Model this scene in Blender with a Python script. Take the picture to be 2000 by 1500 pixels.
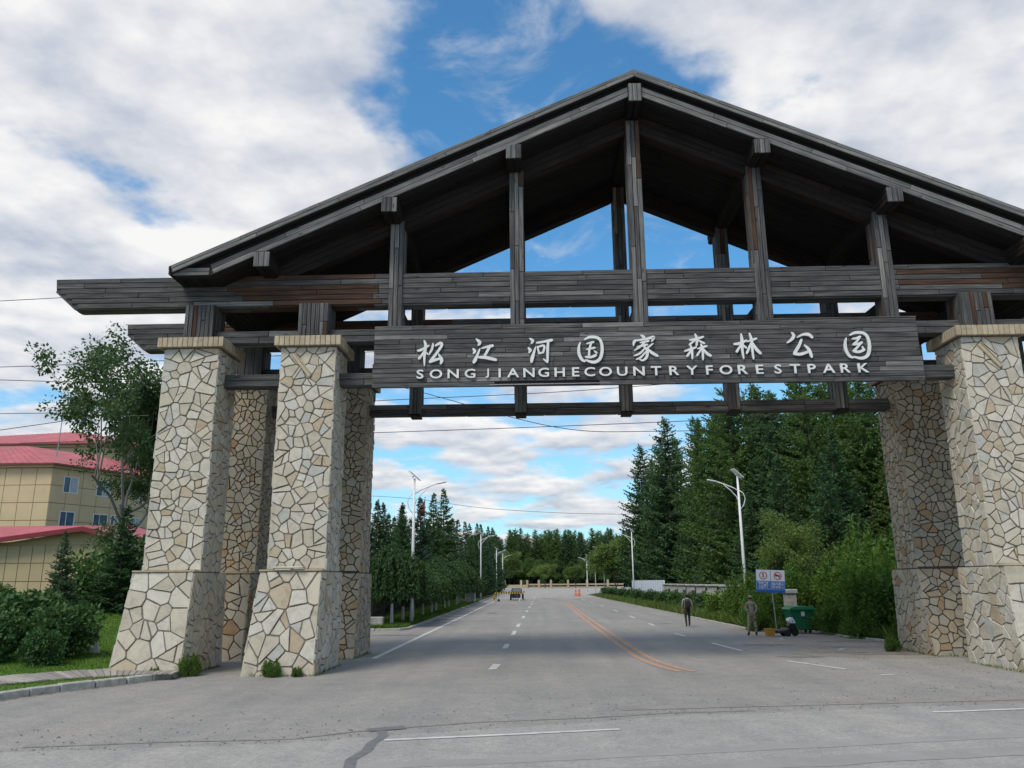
import bpy, math, random
import numpy as np
from mathutils import Vector, Matrix
R = math.radians
scene = bpy.context.scene
for o in list(bpy.data.objects): bpy.data.objects.remove(o)

# ------------------------------------------------------------------ camera
cam_d = bpy.data.cameras.new('camera'); cam = bpy.data.objects.new('camera', cam_d)
scene.collection.objects.link(cam)
fw = Vector((-0.02611, 0.97001, 0.24165)).normalized()
rt = Vector((0.99956, 0.02872, -0.00728)).normalized()
up = rt.cross(fw).normalized(); rt = fw.cross(up).normalized()
M = Matrix.Identity(4)
for i in range(3):
    M[i][0] = rt[i]; M[i][1] = up[i]; M[i][2] = -fw[i]
M.translation = (0, 0, 2.45)
cam.matrix_world = M
cam_d.sensor_width = 36; cam_d.lens = 27.9; cam_d.clip_start = 0.1; cam_d.clip_end = 4000
scene.camera = cam

# ------------------------------------------------------------------ light
SUN = Vector((-0.42, -0.62, 1.0)).normalized()
world = bpy.data.worlds.new('World'); scene.world = world; world.use_nodes = True
nt = world.node_tree; nt.nodes.clear()
def N(t, **k):
    n = nt.nodes.new(t)
    for a, b in k.items():
        setattr(n, a, b)
    return n
def Lk(a, b): nt.links.new(a, b)
def math_n(op, a, b=None, c=None, clamp=False):
    n = N('ShaderNodeMath', operation=op); n.use_clamp = clamp
    for i, v in enumerate((a, b, c)):
        if v is None: continue
        if isinstance(v, (int, float)): n.inputs[i].default_value = v
        else: Lk(v, n.inputs[i])
    return n.outputs[0]
sky = N('ShaderNodeTexSky', sky_type='NISHITA', sun_disc=False)
sky.sun_elevation = math.asin(SUN.z); sky.sun_rotation = math.atan2(SUN.x, SUN.y)
sky.air_density = 1.0; sky.dust_density = 0.6; sky.ozone_density = 4.0
tc = N('ShaderNodeTexCoord'); gen = tc.outputs['Generated']
sx = N('ShaderNodeSeparateXYZ'); Lk(gen, sx.inputs[0])
den = math_n('ADD', math_n('MAXIMUM', sx.outputs[2], 0.0), 0.16)
cx = N('ShaderNodeCombineXYZ'); Lk(math_n('DIVIDE', sx.outputs[0], den), cx.inputs[0]); Lk(math_n('DIVIDE', sx.outputs[1], den), cx.inputs[1]); cx.inputs[2].default_value = 3.7
def noise(vec, scale, detail, rough, dist=0.0, off=(0, 0, 0)):
    m = N('ShaderNodeMapping'); m.inputs['Location'].default_value = off; Lk(vec, m.inputs[0])
    n = N('ShaderNodeTexNoise'); n.inputs['Scale'].default_value = scale; n.inputs['Detail'].default_value = detail
    n.inputs['Roughness'].default_value = rough; n.inputs['Distortion'].default_value = dist
    Lk(m.outputs[0], n.inputs['Vector']); return n.outputs[0]
# cloud banks and clear gaps of this sky, as directions with an angular size (degrees)
BANKS = [((-.40, .74, .54), 19, .26), ((-.26, .82, .51), 10, .16), ((-.50, .80, .31), 9, .12), ((.40, .74, .53), 17, .09), ((.22, .79, .58), 8, .10),
         ((-.02, .85, .53), 9.5, -.30), ((-.14, .77, .62), 9.5, -.36), ((-.50, .77, .39), 6, -.13), ((.16, .86, .47), 8, -.14), ((-.43, .83, .36), 5.5, -.12), ((.14, .93, .33), 9, -.16), ((.40, .84, .36), 6, -.14), ((.33, .80, .50), 4, -.10), ((.0, .96, .28), 7, -.05),
         ((-.03, .985, .16), 13, .07), ((-.62, .70, .35), 12, .10), ((.0, .95, .29), 6, .06)]
def cloud_field(off):
    a = noise(cx.outputs[0], 2.5, 10, .52, .0, (.3 + off[0], off[1], 0)); b = noise(cx.outputs[0], 8.5, 7, .55, .0, (3 + off[0], 1 + off[1], 0))
    return math_n('ADD', a, math_n('MULTIPLY', math_n('SUBTRACT', b, .5), .17))
dens = cloud_field((0, 0))
relief = math_n('SUBTRACT', cloud_field((0, .035)), cloud_field((.01, -.035)))
for c, rad, amp in BANKS:
    d = N('ShaderNodeVectorMath', operation='DOT_PRODUCT'); Lk(gen, d.inputs[0]); d.inputs[1].default_value = Vector(c).normalized()
    mr = N('ShaderNodeMapRange', interpolation_type='SMOOTHSTEP'); Lk(d.outputs['Value'], mr.inputs[0])
    mr.inputs[1].default_value = math.cos(R(rad * 1.35)); mr.inputs[2].default_value = math.cos(R(rad * .25)); mr.inputs[3].default_value = 0; mr.inputs[4].default_value = amp * .72
    dens = math_n('ADD', dens, mr.outputs[0])
cov = N('ShaderNodeMapRange', interpolation_type='SMOOTHSTEP'); Lk(dens, cov.inputs[0]); cov.inputs[1].default_value = .43; cov.inputs[2].default_value = .575
shade = noise(cx.outputs[0], 3.2, 9, .55, .0, (.11, .16, .7))
thick = N('ShaderNodeMapRange'); Lk(math_n('ADD', math_n('MULTIPLY', relief, 1.35), math_n('ADD', math_n('MULTIPLY', dens, .22), shade)), thick.inputs[0]); thick.inputs[1].default_value = .39; thick.inputs[2].default_value = .84
ccol = N('ShaderNodeMix', data_type='RGBA'); Lk(thick.outputs[0], ccol.inputs[0])
CLOUD = 4.15
ccol.inputs[6].default_value = (.56 * CLOUD, .62 * CLOUD, .74 * CLOUD, 1); ccol.inputs[7].default_value = (1.12 * CLOUD, 1.10 * CLOUD, 1.08 * CLOUD, 1)
tint = N('ShaderNodeMix', data_type='RGBA', blend_type='MULTIPLY'); tint.inputs[0].default_value = 1; Lk(sky.outputs[0], tint.inputs[6]); tint.inputs[7].default_value = (.45, .82, .90, 1)
hz = N('ShaderNodeMapRange'); Lk(sx.outputs[2], hz.inputs[0]); hz.inputs[1].default_value = 0; hz.inputs[2].default_value = .34; hz.inputs[3].default_value = .5; hz.inputs[4].default_value = 0
hzm = N('ShaderNodeMix', data_type='RGBA'); Lk(hz.outputs[0], hzm.inputs[0]); Lk(tint.outputs[2], hzm.inputs[6]); hzm.inputs[7].default_value = (2.9, 3.9, 4.4, 1)
wisp = N('ShaderNodeMapRange', interpolation_type='SMOOTHSTEP'); Lk(noise(cx.outputs[0], 4.4, 10, .62, .5, (1.7, 4.2, 2)), wisp.inputs[0]); wisp.inputs[1].default_value = .50; wisp.inputs[2].default_value = .74; wisp.inputs[4].default_value = .62
mixc = N('ShaderNodeMix', data_type='RGBA'); Lk(math_n('MAXIMUM', math_n('MULTIPLY', cov.outputs[0], .96), wisp.outputs[0]), mixc.inputs[0]); Lk(hzm.outputs[2], mixc.inputs[6]); Lk(ccol.outputs[2], mixc.inputs[7])
bg = N('ShaderNodeBackground'); bg.inputs[1].default_value = .115; Lk(mixc.outputs[2], bg.inputs[0])
ow = N('ShaderNodeOutputWorld'); Lk(bg.outputs[0], ow.inputs[0])
sun_d = bpy.data.lights.new('sun', 'SUN'); sun_d.energy = 1.4; sun_d.angle = R(24); sun_d.color = (1, .91, .79)
sun = bpy.data.objects.new('sun', sun_d); scene.collection.objects.link(sun); sun.rotation_euler = SUN.to_track_quat('Z', 'Y').to_euler()
vs = scene.view_settings
vs.view_transform = 'Standard'; vs.look = 'None'; vs.gamma = 1; vs.exposure = 0.87; vs.use_curve_mapping = False
scene.cycles.use_denoising = True
scene.cycles.max_bounces = 6; scene.cycles.diffuse_bounces = 2; scene.cycles.transmission_bounces = 4; scene.cycles.transparent_max_bounces = 4

# ------------------------------------------------------------------ helpers
COL = scene.collection
WM = {}
def put(o, parent=None, m=None):
    """link o with world matrix m under parent"""
    m = m or Matrix.Identity(4)
    COL.objects.link(o); WM[o.name] = m
    if parent is not None:
        o.parent = parent; o.matrix_local = WM[parent.name].inverted() @ m
    else: o.matrix_local = m
    return o
def T(x, y, z=0, rz=0, s=1): return Matrix.Translation((x, y, z)) @ Matrix.Rotation(rz, 4, 'Z') @ Matrix.Scale(s, 4)
def frame(o, u, v, n):
    m = Matrix.Identity(4)
    for i in range(3): m[i][0] = u[i]; m[i][1] = v[i]; m[i][2] = n[i]; m[i][3] = o[i]
    return m
def tag(o, label=None, cat=None, group=None, kind=None):
    if label: o['label'] = label
    if cat: o['category'] = cat
    if group: o['group'] = group
    if kind: o['kind'] = kind
    return o
def empty(name, m, label=None, cat=None, group=None, kind=None, parent=None):
    o = bpy.data.objects.new(name, None); o.empty_display_size = .2
    return tag(put(o, parent, m), label, cat, group, kind)
class MB:
    def __init__(s): s.v = []; s.f = []; s.mi = []
    def add(s, vs, fs, mi=0):
        b = len(s.v); s.v += [tuple(x) for x in vs]; s.f += [[i + b for i in f] for f in fs]; s.mi += [mi] * len(fs); return s
    def box(s, a, b, mi=0, m=None):
        (x0, y0, z0), (x1, y1, z1) = a, b
        vs = [(x0, y0, z0), (x1, y0, z0), (x1, y1, z0), (x0, y1, z0), (x0, y0, z1), (x1, y0, z1), (x1, y1, z1), (x0, y1, z1)]
        if m is not None: vs = [m @ Vector(p) for p in vs]
        return s.add(vs, [(0, 3, 2, 1), (4, 5, 6, 7), (0, 1, 5, 4), (1, 2, 6, 5), (2, 3, 7, 6), (3, 0, 4, 7)], mi)
    def cbox(s, a, b, c=.02, mi=0, m=None):
        """box with all edges chamfered"""
        (x0, y0, z0), (x1, y1, z1) = a, b
        c = min(c, (x1 - x0) * .45, (y1 - y0) * .45, (z1 - z0) * .45)
        vs = []; ix = {}
        for i, X in enumerate((x0, x1)):
            for j, Y in enumerate((y0, y1)):
                for k, Z in enumerate((z0, z1)):
                    dx, dy, dz = (c, -c)[i], (c, -c)[j], (c, -c)[k]
                    for ax, p in enumerate(((X, Y + dy, Z + dz), (X + dx, Y, Z + dz), (X + dx, Y + dy, Z))):
                        ix[i, j, k, ax] = len(vs); vs.append(p)
        fs = []
        for i in (0, 1):
            q = [ix[i, 0, 0, 0], ix[i, 1, 0, 0], ix[i, 1, 1, 0], ix[i, 0, 1, 0]]; fs.append(q if i else q[::-1])
            q = [ix[0, i, 0, 1], ix[0, i, 1, 1], ix[1, i, 1, 1], ix[1, i, 0, 1]]; fs.append(q if i else q[::-1])
            q = [ix[0, 0, i, 2], ix[1, 0, i, 2], ix[1, 1, i, 2], ix[0, 1, i, 2]]; fs.append(q if i else q[::-1])
        def quad(q, flip): fs.append(q[::-1] if flip else q)
        for i in (0, 1):
            for j in (0, 1):
                quad([ix[i, j, 0, 0], ix[i, j, 1, 0], ix[i, j, 1, 1], ix[i, j, 0, 1]], i == j)
                quad([ix[i, 0, j, 0], ix[i, 1, j, 0], ix[i, 1, j, 2], ix[i, 0, j, 2]], i != j)
                quad([ix[0, i, j, 1], ix[1, i, j, 1], ix[1, i, j, 2], ix[0, i, j, 2]], i == j)
                for k in (0, 1): quad([ix[i, j, k, 0], ix[i, j, k, 1], ix[i, j, k, 2]], (i + j + k) % 2 == 0)
        if m is not None: vs = [m @ Vector(p) for p in vs]
        return s.add(vs, fs, mi)
    def tube(s, pts, rads, n=8, mi=0, cap=True):
        pts = [Vector(p) for p in pts]
        if isinstance(rads, (int, float)): rads = [rads] * len(pts)
        vs = []; prev = None
        for i, p in enumerate(pts):
            d = (pts[min(i + 1, len(pts) - 1)] - pts[max(i - 1, 0)]).normalized()
            if prev is None:
                a = d.cross(Vector((0, 0, 1)) if abs(d.z) < .9 else Vector((1, 0, 0))).normalized()
            else: a = (prev - d * prev.dot(d)).normalized()
            prev = a; b = d.cross(a)
            for k in range(n):
                t = 2 * math.pi * k / n; vs.append(p + (a * math.cos(t) + b * math.sin(t)) * rads[i])
        fs = [(i * n + k, i * n + (k + 1) % n, (i + 1) * n + (k + 1) % n, (i + 1) * n + k) for i in range(len(pts) - 1) for k in range(n)]
        if cap: fs += [list(range(n))[::-1], list(range((len(pts) - 1) * n, len(pts) * n))]
        return s.add(vs, fs, mi)
    def lathe(s, prof, n=16, m=None, mi=0):
        vs = [(r * math.cos(2 * math.pi * k / n), r * math.sin(2 * math.pi * k / n), z) for r, z in prof for k in range(n)]
        if m is not None: vs = [m @ Vector(p) for p in vs]
        fs = [(i * n + k, i * n + (k + 1) % n, (i + 1) * n + (k + 1) % n, (i + 1) * n + k) for i in range(len(prof) - 1) for k in range(n)]
        fs += [list(range(n))[::-1], list(range((len(prof) - 1) * n, len(prof) * n))]
        return s.add(vs, fs, mi)
    def prism(s, poly, a, b, mi=0, m=None):
        """polygon in XZ extruded along Y from a to b"""
        n = len(poly); vs = [(x, a, z) for x, z in poly] + [(x, b, z) for x, z in poly]
        if m is not None: vs = [m @ Vector(p) for p in vs]
        return s.add(vs, [list(range(n)), list(range(n, 2 * n))[::-1]] + [(i, i + n, (i + 1) % n + n, (i + 1) % n) for i in range(n)], mi)
    def mesh(s, name, mats, smooth=False):
        me = bpy.data.meshes.new(name); me.from_pydata(s.v, [], s.f)
        for m in (mats if isinstance(mats, (list, tuple)) else [mats]): me.materials.append(m)
        if any(s.mi): me.polygons.foreach_set('material_index', s.mi)
        if smooth: me.polygons.foreach_set('use_smooth', [True] * len(me.polygons))
        me.update(); return me
    def obj(s, name, mats, parent=None, m=None, smooth=False):
        return put(bpy.data.objects.new(name, s.mesh(name, mats, smooth)), parent, m)
def npmesh(name, V, F, mat, per=4):
    me = bpy.data.meshes.new(name); V = np.asarray(V, dtype=np.float32); F = np.asarray(F, dtype=np.int32)
    me.vertices.add(len(V)); me.vertices.foreach_set('co', V.ravel())
    me.loops.add(F.size); me.loops.foreach_set('vertex_index', F.ravel())
    me.polygons.add(len(F)); me.polygons.foreach_set('loop_start', np.arange(0, F.size, per, dtype=np.int32)); me.polygons.foreach_set('loop_total', np.full(len(F), per, dtype=np.int32))
    me.materials.append(mat); me.update(calc_edges=True); me.validate(); return me
def copy_tree(o, m, **props):
    c = o.copy(); COL.objects.link(c); c.matrix_local = m; WM[c.name] = m
    for k, v in props.items(): c[k] = v
    for ch in o.children:
        d = ch.copy(); COL.objects.link(d); d.parent = c; d.matrix_local = ch.matrix_local.copy(); WM[d.name] = m @ d.matrix_local
        for g in ch.children:
            e = g.copy(); COL.objects.link(e); e.parent = d; e.matrix_local = g.matrix_local.copy()
    return c

# ------------------------------------------------------------------ materials
class NT:
    def __init__(s, name):
        s.m = bpy.data.materials.new(name); s.m.use_nodes = True; s.t = s.m.node_tree
        s.b = s.t.nodes['Principled BSDF']; s.out = s.t.nodes['Material Output']
    def n(s, t, **k):
        x = s.t.nodes.new(t)
        for a, b in k.items(): setattr(x, a, b)
        return x
    def l(s, a, b): s.t.links.new(a, b)
    def coord(s, scale=(1, 1, 1), rnd=True, src='Object'):
        c = s.n('ShaderNodeTexCoord'); mp = s.n('ShaderNodeMapping'); mp.inputs['Scale'].default_value = scale
        if rnd:
            oi = s.n('ShaderNodeObjectInfo'); ad = s.n('ShaderNodeVectorMath', operation='MULTIPLY_ADD')
            s.l(oi.outputs['Random'], ad.inputs[0]); ad.inputs[1].default_value = (37, 53, 71); s.l(c.outputs[src], ad.inputs[2]); s.l(ad.outputs[0], mp.inputs[0])
        else: s.l(c.outputs[src], mp.inputs[0])
        return mp.outputs[0]
    def noise(s, vec, scale, detail=6, rough=.6, dist=0):
        x = s.n('ShaderNodeTexNoise'); x.inputs['Scale'].default_value = scale; x.inputs['Detail'].default_value = detail; x.inputs['Roughness'].default_value = rough; x.inputs['Distortion'].default_value = dist
        s.l(vec, x.inputs['Vector']); return x.outputs[0]
    def ramp(s, fac, stops, interp='LINEAR'):
        x = s.n('ShaderNodeValToRGB'); x.color_ramp.interpolation = interp; e = x.color_ramp.elements
        while len(e) < len(stops): e.new(.5)
        for a, (p, c) in zip(e, stops): a.position = p; a.color = (*c, 1) if len(c) == 3 else c
        s.l(fac, x.inputs[0]); return x.outputs[0]
    def mix(s, fac, a, b, mode='MIX'):
        x = s.n('ShaderNodeMix', data_type='RGBA', blend_type=mode)
        for i, v in ((0, fac), (6, a), (7, b)):
            if hasattr(v, 'links'): s.l(v, x.inputs[i])
            else: x.inputs[i].default_value = v if i == 0 else (*v, 1)
        return x.outputs[2]
    def bump(s, h, strength, dist):
        x = s.n('ShaderNodeBump'); x.inputs['Strength'].default_value = strength; x.inputs['Distance'].default_value = dist; s.l(h, x.inputs['Height']); s.l(x.outputs[0], s.b.inputs['Normal'])
    def fin(s, col, rough=.8, metal=0, spec=.3):
        if hasattr(col, 'links'): s.l(col, s.b.inputs['Base Color'])
        else: s.b.inputs['Base Color'].default_value = (*col, 1)
        if hasattr(rough, 'links'): s.l(rough, s.b.inputs['Roughness'])
        else: s.b.inputs['Roughness'].default_value = rough
        s.b.inputs['Metallic'].default_value = metal; s.b.inputs['Specular IOR Level'].default_value = spec
        return s.m
def paint(name, c, rough=.5, var=.25, scale=3, metal=0, spec=.4, dirt=None):
    t = NT(name); v = t.coord(); f = t.noise(v, scale, 7, .65)
    col = t.ramp(f, [(.3, tuple(x * (1 - var) for x in c)), (.7, tuple(min(1, x * (1 + var * .6)) for x in c))])
    if dirt: col = t.mix(t.ramp(t.noise(v, scale * .7, 9, .7), [(.5, (0, 0, 0)), (.75, (.8, .8, .8))]), col, dirt)
    return t.fin(col, rough, metal, spec)
def wood(name, cols, knots=True):
    t = NT(name); v = t.coord((.9, 30, 30)); g = t.noise(v, 1, 9, .66, .25)
    v2 = t.coord((.7, 2.2, 2.2)); big = t.noise(v2, 1, 5, .6)
    col = t.ramp(g, [(.28, cols[0]), (.5, cols[1]), (.74, cols[2])])
    oi = t.n('ShaderNodeObjectInfo')
    k = t.ramp(oi.outputs['Random'], [(0, (.82, .82, .83)), (.35, (.94, .94, .94)), (.7, (1.04, 1.04, 1.03)), (1, (1.17, 1.16, 1.14))])
    col = t.mix(1, col, k, 'MULTIPLY')
    col = t.mix(1, col, t.ramp(big, [(.3, (.62, .63, .66)), (.7, (1.25, 1.22, 1.18))]), 'MULTIPLY')
    if knots:
        vo = t.n('ShaderNodeTexVoronoi'); vo.inputs['Scale'].default_value = 1; t.l(t.coord((1.1, 5, 5)), vo.inputs['Vector'])
        col = t.mix(t.ramp(vo.outputs['Distance'], [(.05, (.85, .85, .85)), (.13, (0, 0, 0))]), col, (.012, .011, .010))
    t.bump(g, .35, .01)
    return t.fin(col, .85, 0, .2)
MW = {}
M_wood = wood('weathered_wood', [(.024, .024, .025), (.088, .086, .084), (.185, .181, .174)])
M_woodl = wood('weathered_wood_pale', [(.06, .06, .06), (.17, .168, .16), (.31, .305, .285)])
M_woodb = wood('sheltered_brown_wood', [(.025, .014, .010), (.075, .042, .029), (.15, .092, .064)])
M_woodo = wood('fresh_split_wood', [(.16, .09, .05), (.30, .19, .11), (.42, .28, .17)])
M_soff = wood('dark_soffit_wood', [(.006, .0055, .006), (.016, .014, .014), (.032, .027, .026)], False)  # near-black boards for the soffit, tie beams and purlin undersides
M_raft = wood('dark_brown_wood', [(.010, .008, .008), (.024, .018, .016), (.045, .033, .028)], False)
M_core = paint('dark_timber_core', (.02, .019, .018), .9, .3)
def stone(name, pal, seed=0):
    t = NT(name); oi = t.n('ShaderNodeObjectInfo'); base = t.ramp(oi.outputs['Random'], pal, 'CONSTANT')
    v = t.coord((1, 1, 1)); f = t.noise(v, 3.5, 9, .68, .6); f2 = t.noise(t.coord((2, 7, 3)), 2.2, 7, .6, 1.2)
    col = t.mix(1, base, t.ramp(f, [(.25, (.66, .64, .61)), (.5, (.97, .97, .97)), (.8, (1.15, 1.13, 1.08))]), 'MULTIPLY')
    col = t.mix(t.ramp(f2, [(.55, (0, 0, 0)), (.8, (.38, .38, .38))]), col, (.42, .33, .22))
    t.bump(t.noise(v, 9, 8, .7), .5, .02)
    return t.fin(col, .82, 0, .25)
M_stone = stone('cream_flagstone', [(0, (0.530, 0.473, 0.377)), (.16, (0.571, 0.517, 0.423)), (.32, (0.500, 0.438, 0.339)), (.46, (0.551, 0.488, 0.381)), (.58, (0.597, 0.547, 0.456)), (.70, (0.469, 0.443, 0.391)), (.80, (0.510, 0.448, 0.349)), (.89, (0.479, 0.389, 0.274)), (.94, (0.551, 0.512, 0.442)), (.98, (0.459, 0.355, 0.242))])
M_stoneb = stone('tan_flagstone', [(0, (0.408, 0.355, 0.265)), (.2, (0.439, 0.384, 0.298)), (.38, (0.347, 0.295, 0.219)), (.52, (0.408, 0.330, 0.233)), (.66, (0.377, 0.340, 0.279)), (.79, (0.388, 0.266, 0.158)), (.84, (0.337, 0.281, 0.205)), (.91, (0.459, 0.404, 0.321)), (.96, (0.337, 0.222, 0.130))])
M_mortd = paint('dark_mortar', (.085, .072, .058), .95, .35, 6)
M_mort = paint('grey_mortar', (0.200, 0.170, 0.144), .95, .35, 6)
M_cap = stone('cap_brick', [(0, (.42, .34, .23)), (.3, (.47, .39, .27)), (.6, (.38, .31, .21)), (.85, (.44, .35, .24))])
M_conc = paint('concrete', (.42, .41, .38), .9, .3, 5, dirt=(.2, .18, .15))
M_kerb = paint('kerb_concrete', (.44, .415, .37), .9, .35, 6, dirt=(.22, .2, .17))
M_white = paint('white_paint', (.78, .78, .77), .45, .08)
M_letter = paint('white_letter_face', (.74, .73, .69), .5, .14, 4)
M_steel = paint('grey_steel', (.3, .31, .32), .4, .2, 4, .7)
M_black = paint('black_plastic', (.018, .018, .02), .5, .3)
M_rubber = paint('tyre_rubber', (.02, .02, .02), .85, .3)
M_iron = paint('black_iron', (.02, .021, .023), .6, .3)
def leafm(name, pal, trans=.35, hue=None):
    t = NT(name); g = t.n('ShaderNodeNewGeometry'); c = t.ramp(g.outputs['Random Per Island'], pal)
    oi = t.n('ShaderNodeObjectInfo'); c = t.mix(1, c, t.ramp(oi.outputs['Random'], [(0, (.78, .84, .8)), (.5, (1, 1, 1)), (1, (1.2, 1.12, .95))]), 'MULTIPLY')
    t.fin(c, .62, 0, .25)
    tr = t.n('ShaderNodeBsdfTranslucent'); t.l(t.mix(1, c, (1.1, 1.2, .6), 'MULTIPLY'), tr.inputs[0])
    ms = t.n('ShaderNodeMixShader'); ms.inputs[0].default_value = trans; t.l(t.b.outputs[0], ms.inputs[1]); t.l(tr.outputs[0], ms.inputs[2]); t.l(ms.outputs[0], t.out.inputs[0])
    return t.m
L_spruce = leafm('spruce_needles', [(0, (.036, .082, .038)), (.5, (.062, .122, .052)), (1, (.105, .175, .075))], .3)
L_bspruce = leafm('blue_spruce_needles', [(0, (.036, .074, .05)), (.5, (.064, .115, .075)), (1, (.11, .165, .112))], .3)
L_larch = leafm('larch_needles', [(0, (.05, .105, .032)), (.5, (.092, .16, .047)), (1, (.15, .22, .066))], .4)
L_weep = leafm('weeping_leaves', [(0, (.024, .064, .022)), (.5, (.045, .10, .034)), (1, (.09, .15, .048))], .25)
L_broad = leafm('broad_leaves', [(0, (.045, .09, .034)), (.5, (.08, .135, .052)), (1, (.14, .19, .09))], .35)
L_bush = leafm('bush_leaves', [(0, (.055, .12, .022)), (.5, (.10, .19, .038)), (1, (.17, .26, .06))], .4)
L_dkbush = leafm('dark_bush_leaves', [(0, (.036, .088, .028)), (.5, (.064, .132, .042)), (1, (.12, .20, .07))], .25)
L_pale = leafm('pale_leaves', [(0, (.08, .14, .035)), (.5, (.13, .20, .055)), (1, (.19, .26, .085))], .35)
L_grass = leafm('grass_blades', [(0, (.055, .13, .016)), (.5, (.10, .20, .026)), (1, (.16, .26, .045))], .35)
L_weed = leafm('verge_weeds', [(0, (.05, .10, .02)), (.5, (.085, .145, .03)), (1, (.16, .20, .06))], .3)
L_flower = leafm('cream_blossom', [(0, (.5, .52, .36)), (1, (.72, .72, .58))], .2)
M_bark = paint('grey_brown_bark', (.085, .07, .055), .95, .5, 8)
M_barkp = paint('pale_bark', (.20, .19, .165), .9, .45, 6)
M_lime = paint('limewashed_bark', (.55, .55, .52), .9, .25, 8)

# ------------------------------------------------------------------ ground
rng = random.Random(7); nrg = np.random.default_rng(11)
def asphalt(name, c, warm, grit, stains=True):
    t = NT(name); v = t.coord(rnd=False)
    f1 = t.noise(v, .22, 6, .6, .4); f2 = t.noise(v, 2.0, 8, .7); f3 = t.noise(v, 38, 3, .7)
    col = t.ramp(f1, [(.3, tuple(x * .86 for x in c)), (.5, c), (.72, warm)])
    col = t.mix(1, col, t.ramp(f2, [(.3, (.86, .86, .87)), (.7, (1.1, 1.1, 1.09))]), 'MULTIPLY')
    col = t.mix(1, col, t.ramp(t.noise(v, 11, 4, .75), [(.3, (.78, .78, .78)), (.5, (1, 1, 1)), (.7, (1.18, 1.18, 1.18))]), 'MULTIPLY')
    col = t.mix(1, col, t.ramp(f3, [(.3, (1 - grit,) * 3), (.5, (1, 1, 1)), (.72, (1 + grit,) * 3)]), 'MULTIPLY')
    # wheel-polished lanes run along the drive
    w = t.noise(t.coord((1.1, .05, 1), rnd=False), 1.0, 4, .5)
    col = t.mix(1, col, t.ramp(w, [(.35, (.92, .92, .93)), (.65, (1.06, 1.05, 1.04))]), 'MULTIPLY')
    if stains:
        sp = t.n('ShaderNodeTexVoronoi'); sp.inputs['Scale'].default_value = 3.2; t.l(v, sp.inputs['Vector'])
        col = t.mix(t.ramp(sp.outputs['Distance'], [(.02, (.4, .4, .4)), (.05, (0, 0, 0))]), col, (.10, .094, .085))
        st = t.noise(t.coord((.35, .9, 1), rnd=False), 1, 7, .7, .8)
        col = t.mix(t.ramp(st, [(.62, (0, 0, 0)), (.78, (.45, .45, .45))]), col, (.12, .105, .09))
    t.bump(f3, .5, .01)
    return t.fin(col, .9, 0, .25)
M_asph = asphalt('worn_asphalt', (.30, .284, .26), (.335, .307, .275), .40)
M_xroad = asphalt('smooth_asphalt', (.35, .332, .305), (.365, .342, .31), .22, False)
M_apron = asphalt('far_concrete_apron', (.37, .345, .315), (.385, .355, .32), .10, False)
t = NT('meadow_soil'); v = t.coord(rnd=False); M_soil = t.fin(t.ramp(t.noise(v, .8, 8, .7), [(.3, (.035, .055, .02)), (.55, (.06, .085, .03)), (.75, (.085, .075, .045))]), .95)
t = NT('lawn_turf'); v = t.coord(rnd=False); M_turf = t.fin(t.mix(1, t.ramp(t.noise(v, .6, 6, .6), [(.3, (.06, .13, .014)), (.7, (.11, .20, .03))]), t.ramp(t.noise(v, 14, 5, .7), [(.3, (.6, .6, .55)), (.7, (1.3, 1.25, 1.2))]), 'MULTIPLY'), .95)
M_line = paint('worn_white_line', (.62, .61, .58), .8, .22, 5, dirt=(.33, .32, .30))
M_yell = paint('faded_orange_line', (.52, .30, .19), .8, .3, 5, dirt=(.34, .25, .2))
M_tar = paint('crack_sealant', (.17, .17, .166), .8, .25, 6)
M_dirt = paint('dirt_stain', (.235, .208, .178), .95, .4, 3)
M_grit = paint('loose_grit', (.20, .188, .17), .95, .5, 4)

def sheet(name, poly, z, m, parent=None, kind='structure', sub=None):
    mb = MB(); mb.add([(x, y, z) for x, y in poly], [list(range(len(poly)))])
    o = mb.obj(name, m, parent)
    if parent is None: o['kind'] = kind
    return o
sheet('ground', [(-1500, -300), (1500, -300), (1500, 2500), (-1500, 2500)], -.03, M_soil)
road = sheet('road', [(-90, -60), (110, -60), (110, 345), (-90, 345)], 0, M_asph)
# crossing highway in the foreground, with an uneven edge where the two surfaces meet
ex = [-70, -30, -14, -8.1, -6.6, -5.2, -4.0, -2.7, -1.2, .3, 1.5, 2.6, 4.2, 6.0, 7.6, 9.5, 14, 26, 60]
ey = [3, 8.5, 11.6, 12.7, 12.95, 13.2, 13.35, 13.9, 14.5, 15.0, 15.5, 15.95, 16.25, 16.6, 16.95, 17.3, 18.2, 20.8, 28]
poly = [(-70, -50), (60, -50)]
for i in range(len(ex) - 1, 0, -1):
    for k in range(4):
        f = k / 4; poly.append((ex[i] * (1 - f) + ex[i - 1] * f, ey[i] * (1 - f) + ey[i - 1] * f + rng.uniform(-.09, .09)))
poly.append((ex[0], ey[0]))
sheet('highway', poly, .004, M_xroad)
sheet('plaza', [(-60, 118), (-6, 118), (3, 120), (9.3, 119), (60, 119), (60, 328), (-60, 328)], .004, M_apron)
def line(pts, w, m, z=.009, name='lane_line', parent=road, jit=0):
    mb = MB(); vs = []
    for i, p in enumerate(pts):
        p = Vector(p); a = Vector(pts[max(i - 1, 0)]); b = Vector(pts[min(i + 1, len(pts) - 1)]); d = (b - a).normalized(); n = Vector((-d.y, d.x))
        j = rng.uniform(-jit, jit)
        q, r = p + n * (w / 2 + j), p - n * (w / 2 - j); vs += [(q.x, q.y, z), (r.x, r.y, z)]
    mb.add(vs, [(2 * i, 2 * i + 1, 2 * i + 3, 2 * i + 2) for i in range(len(pts) - 1)])
    return mb.obj(name, m, parent)
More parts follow.
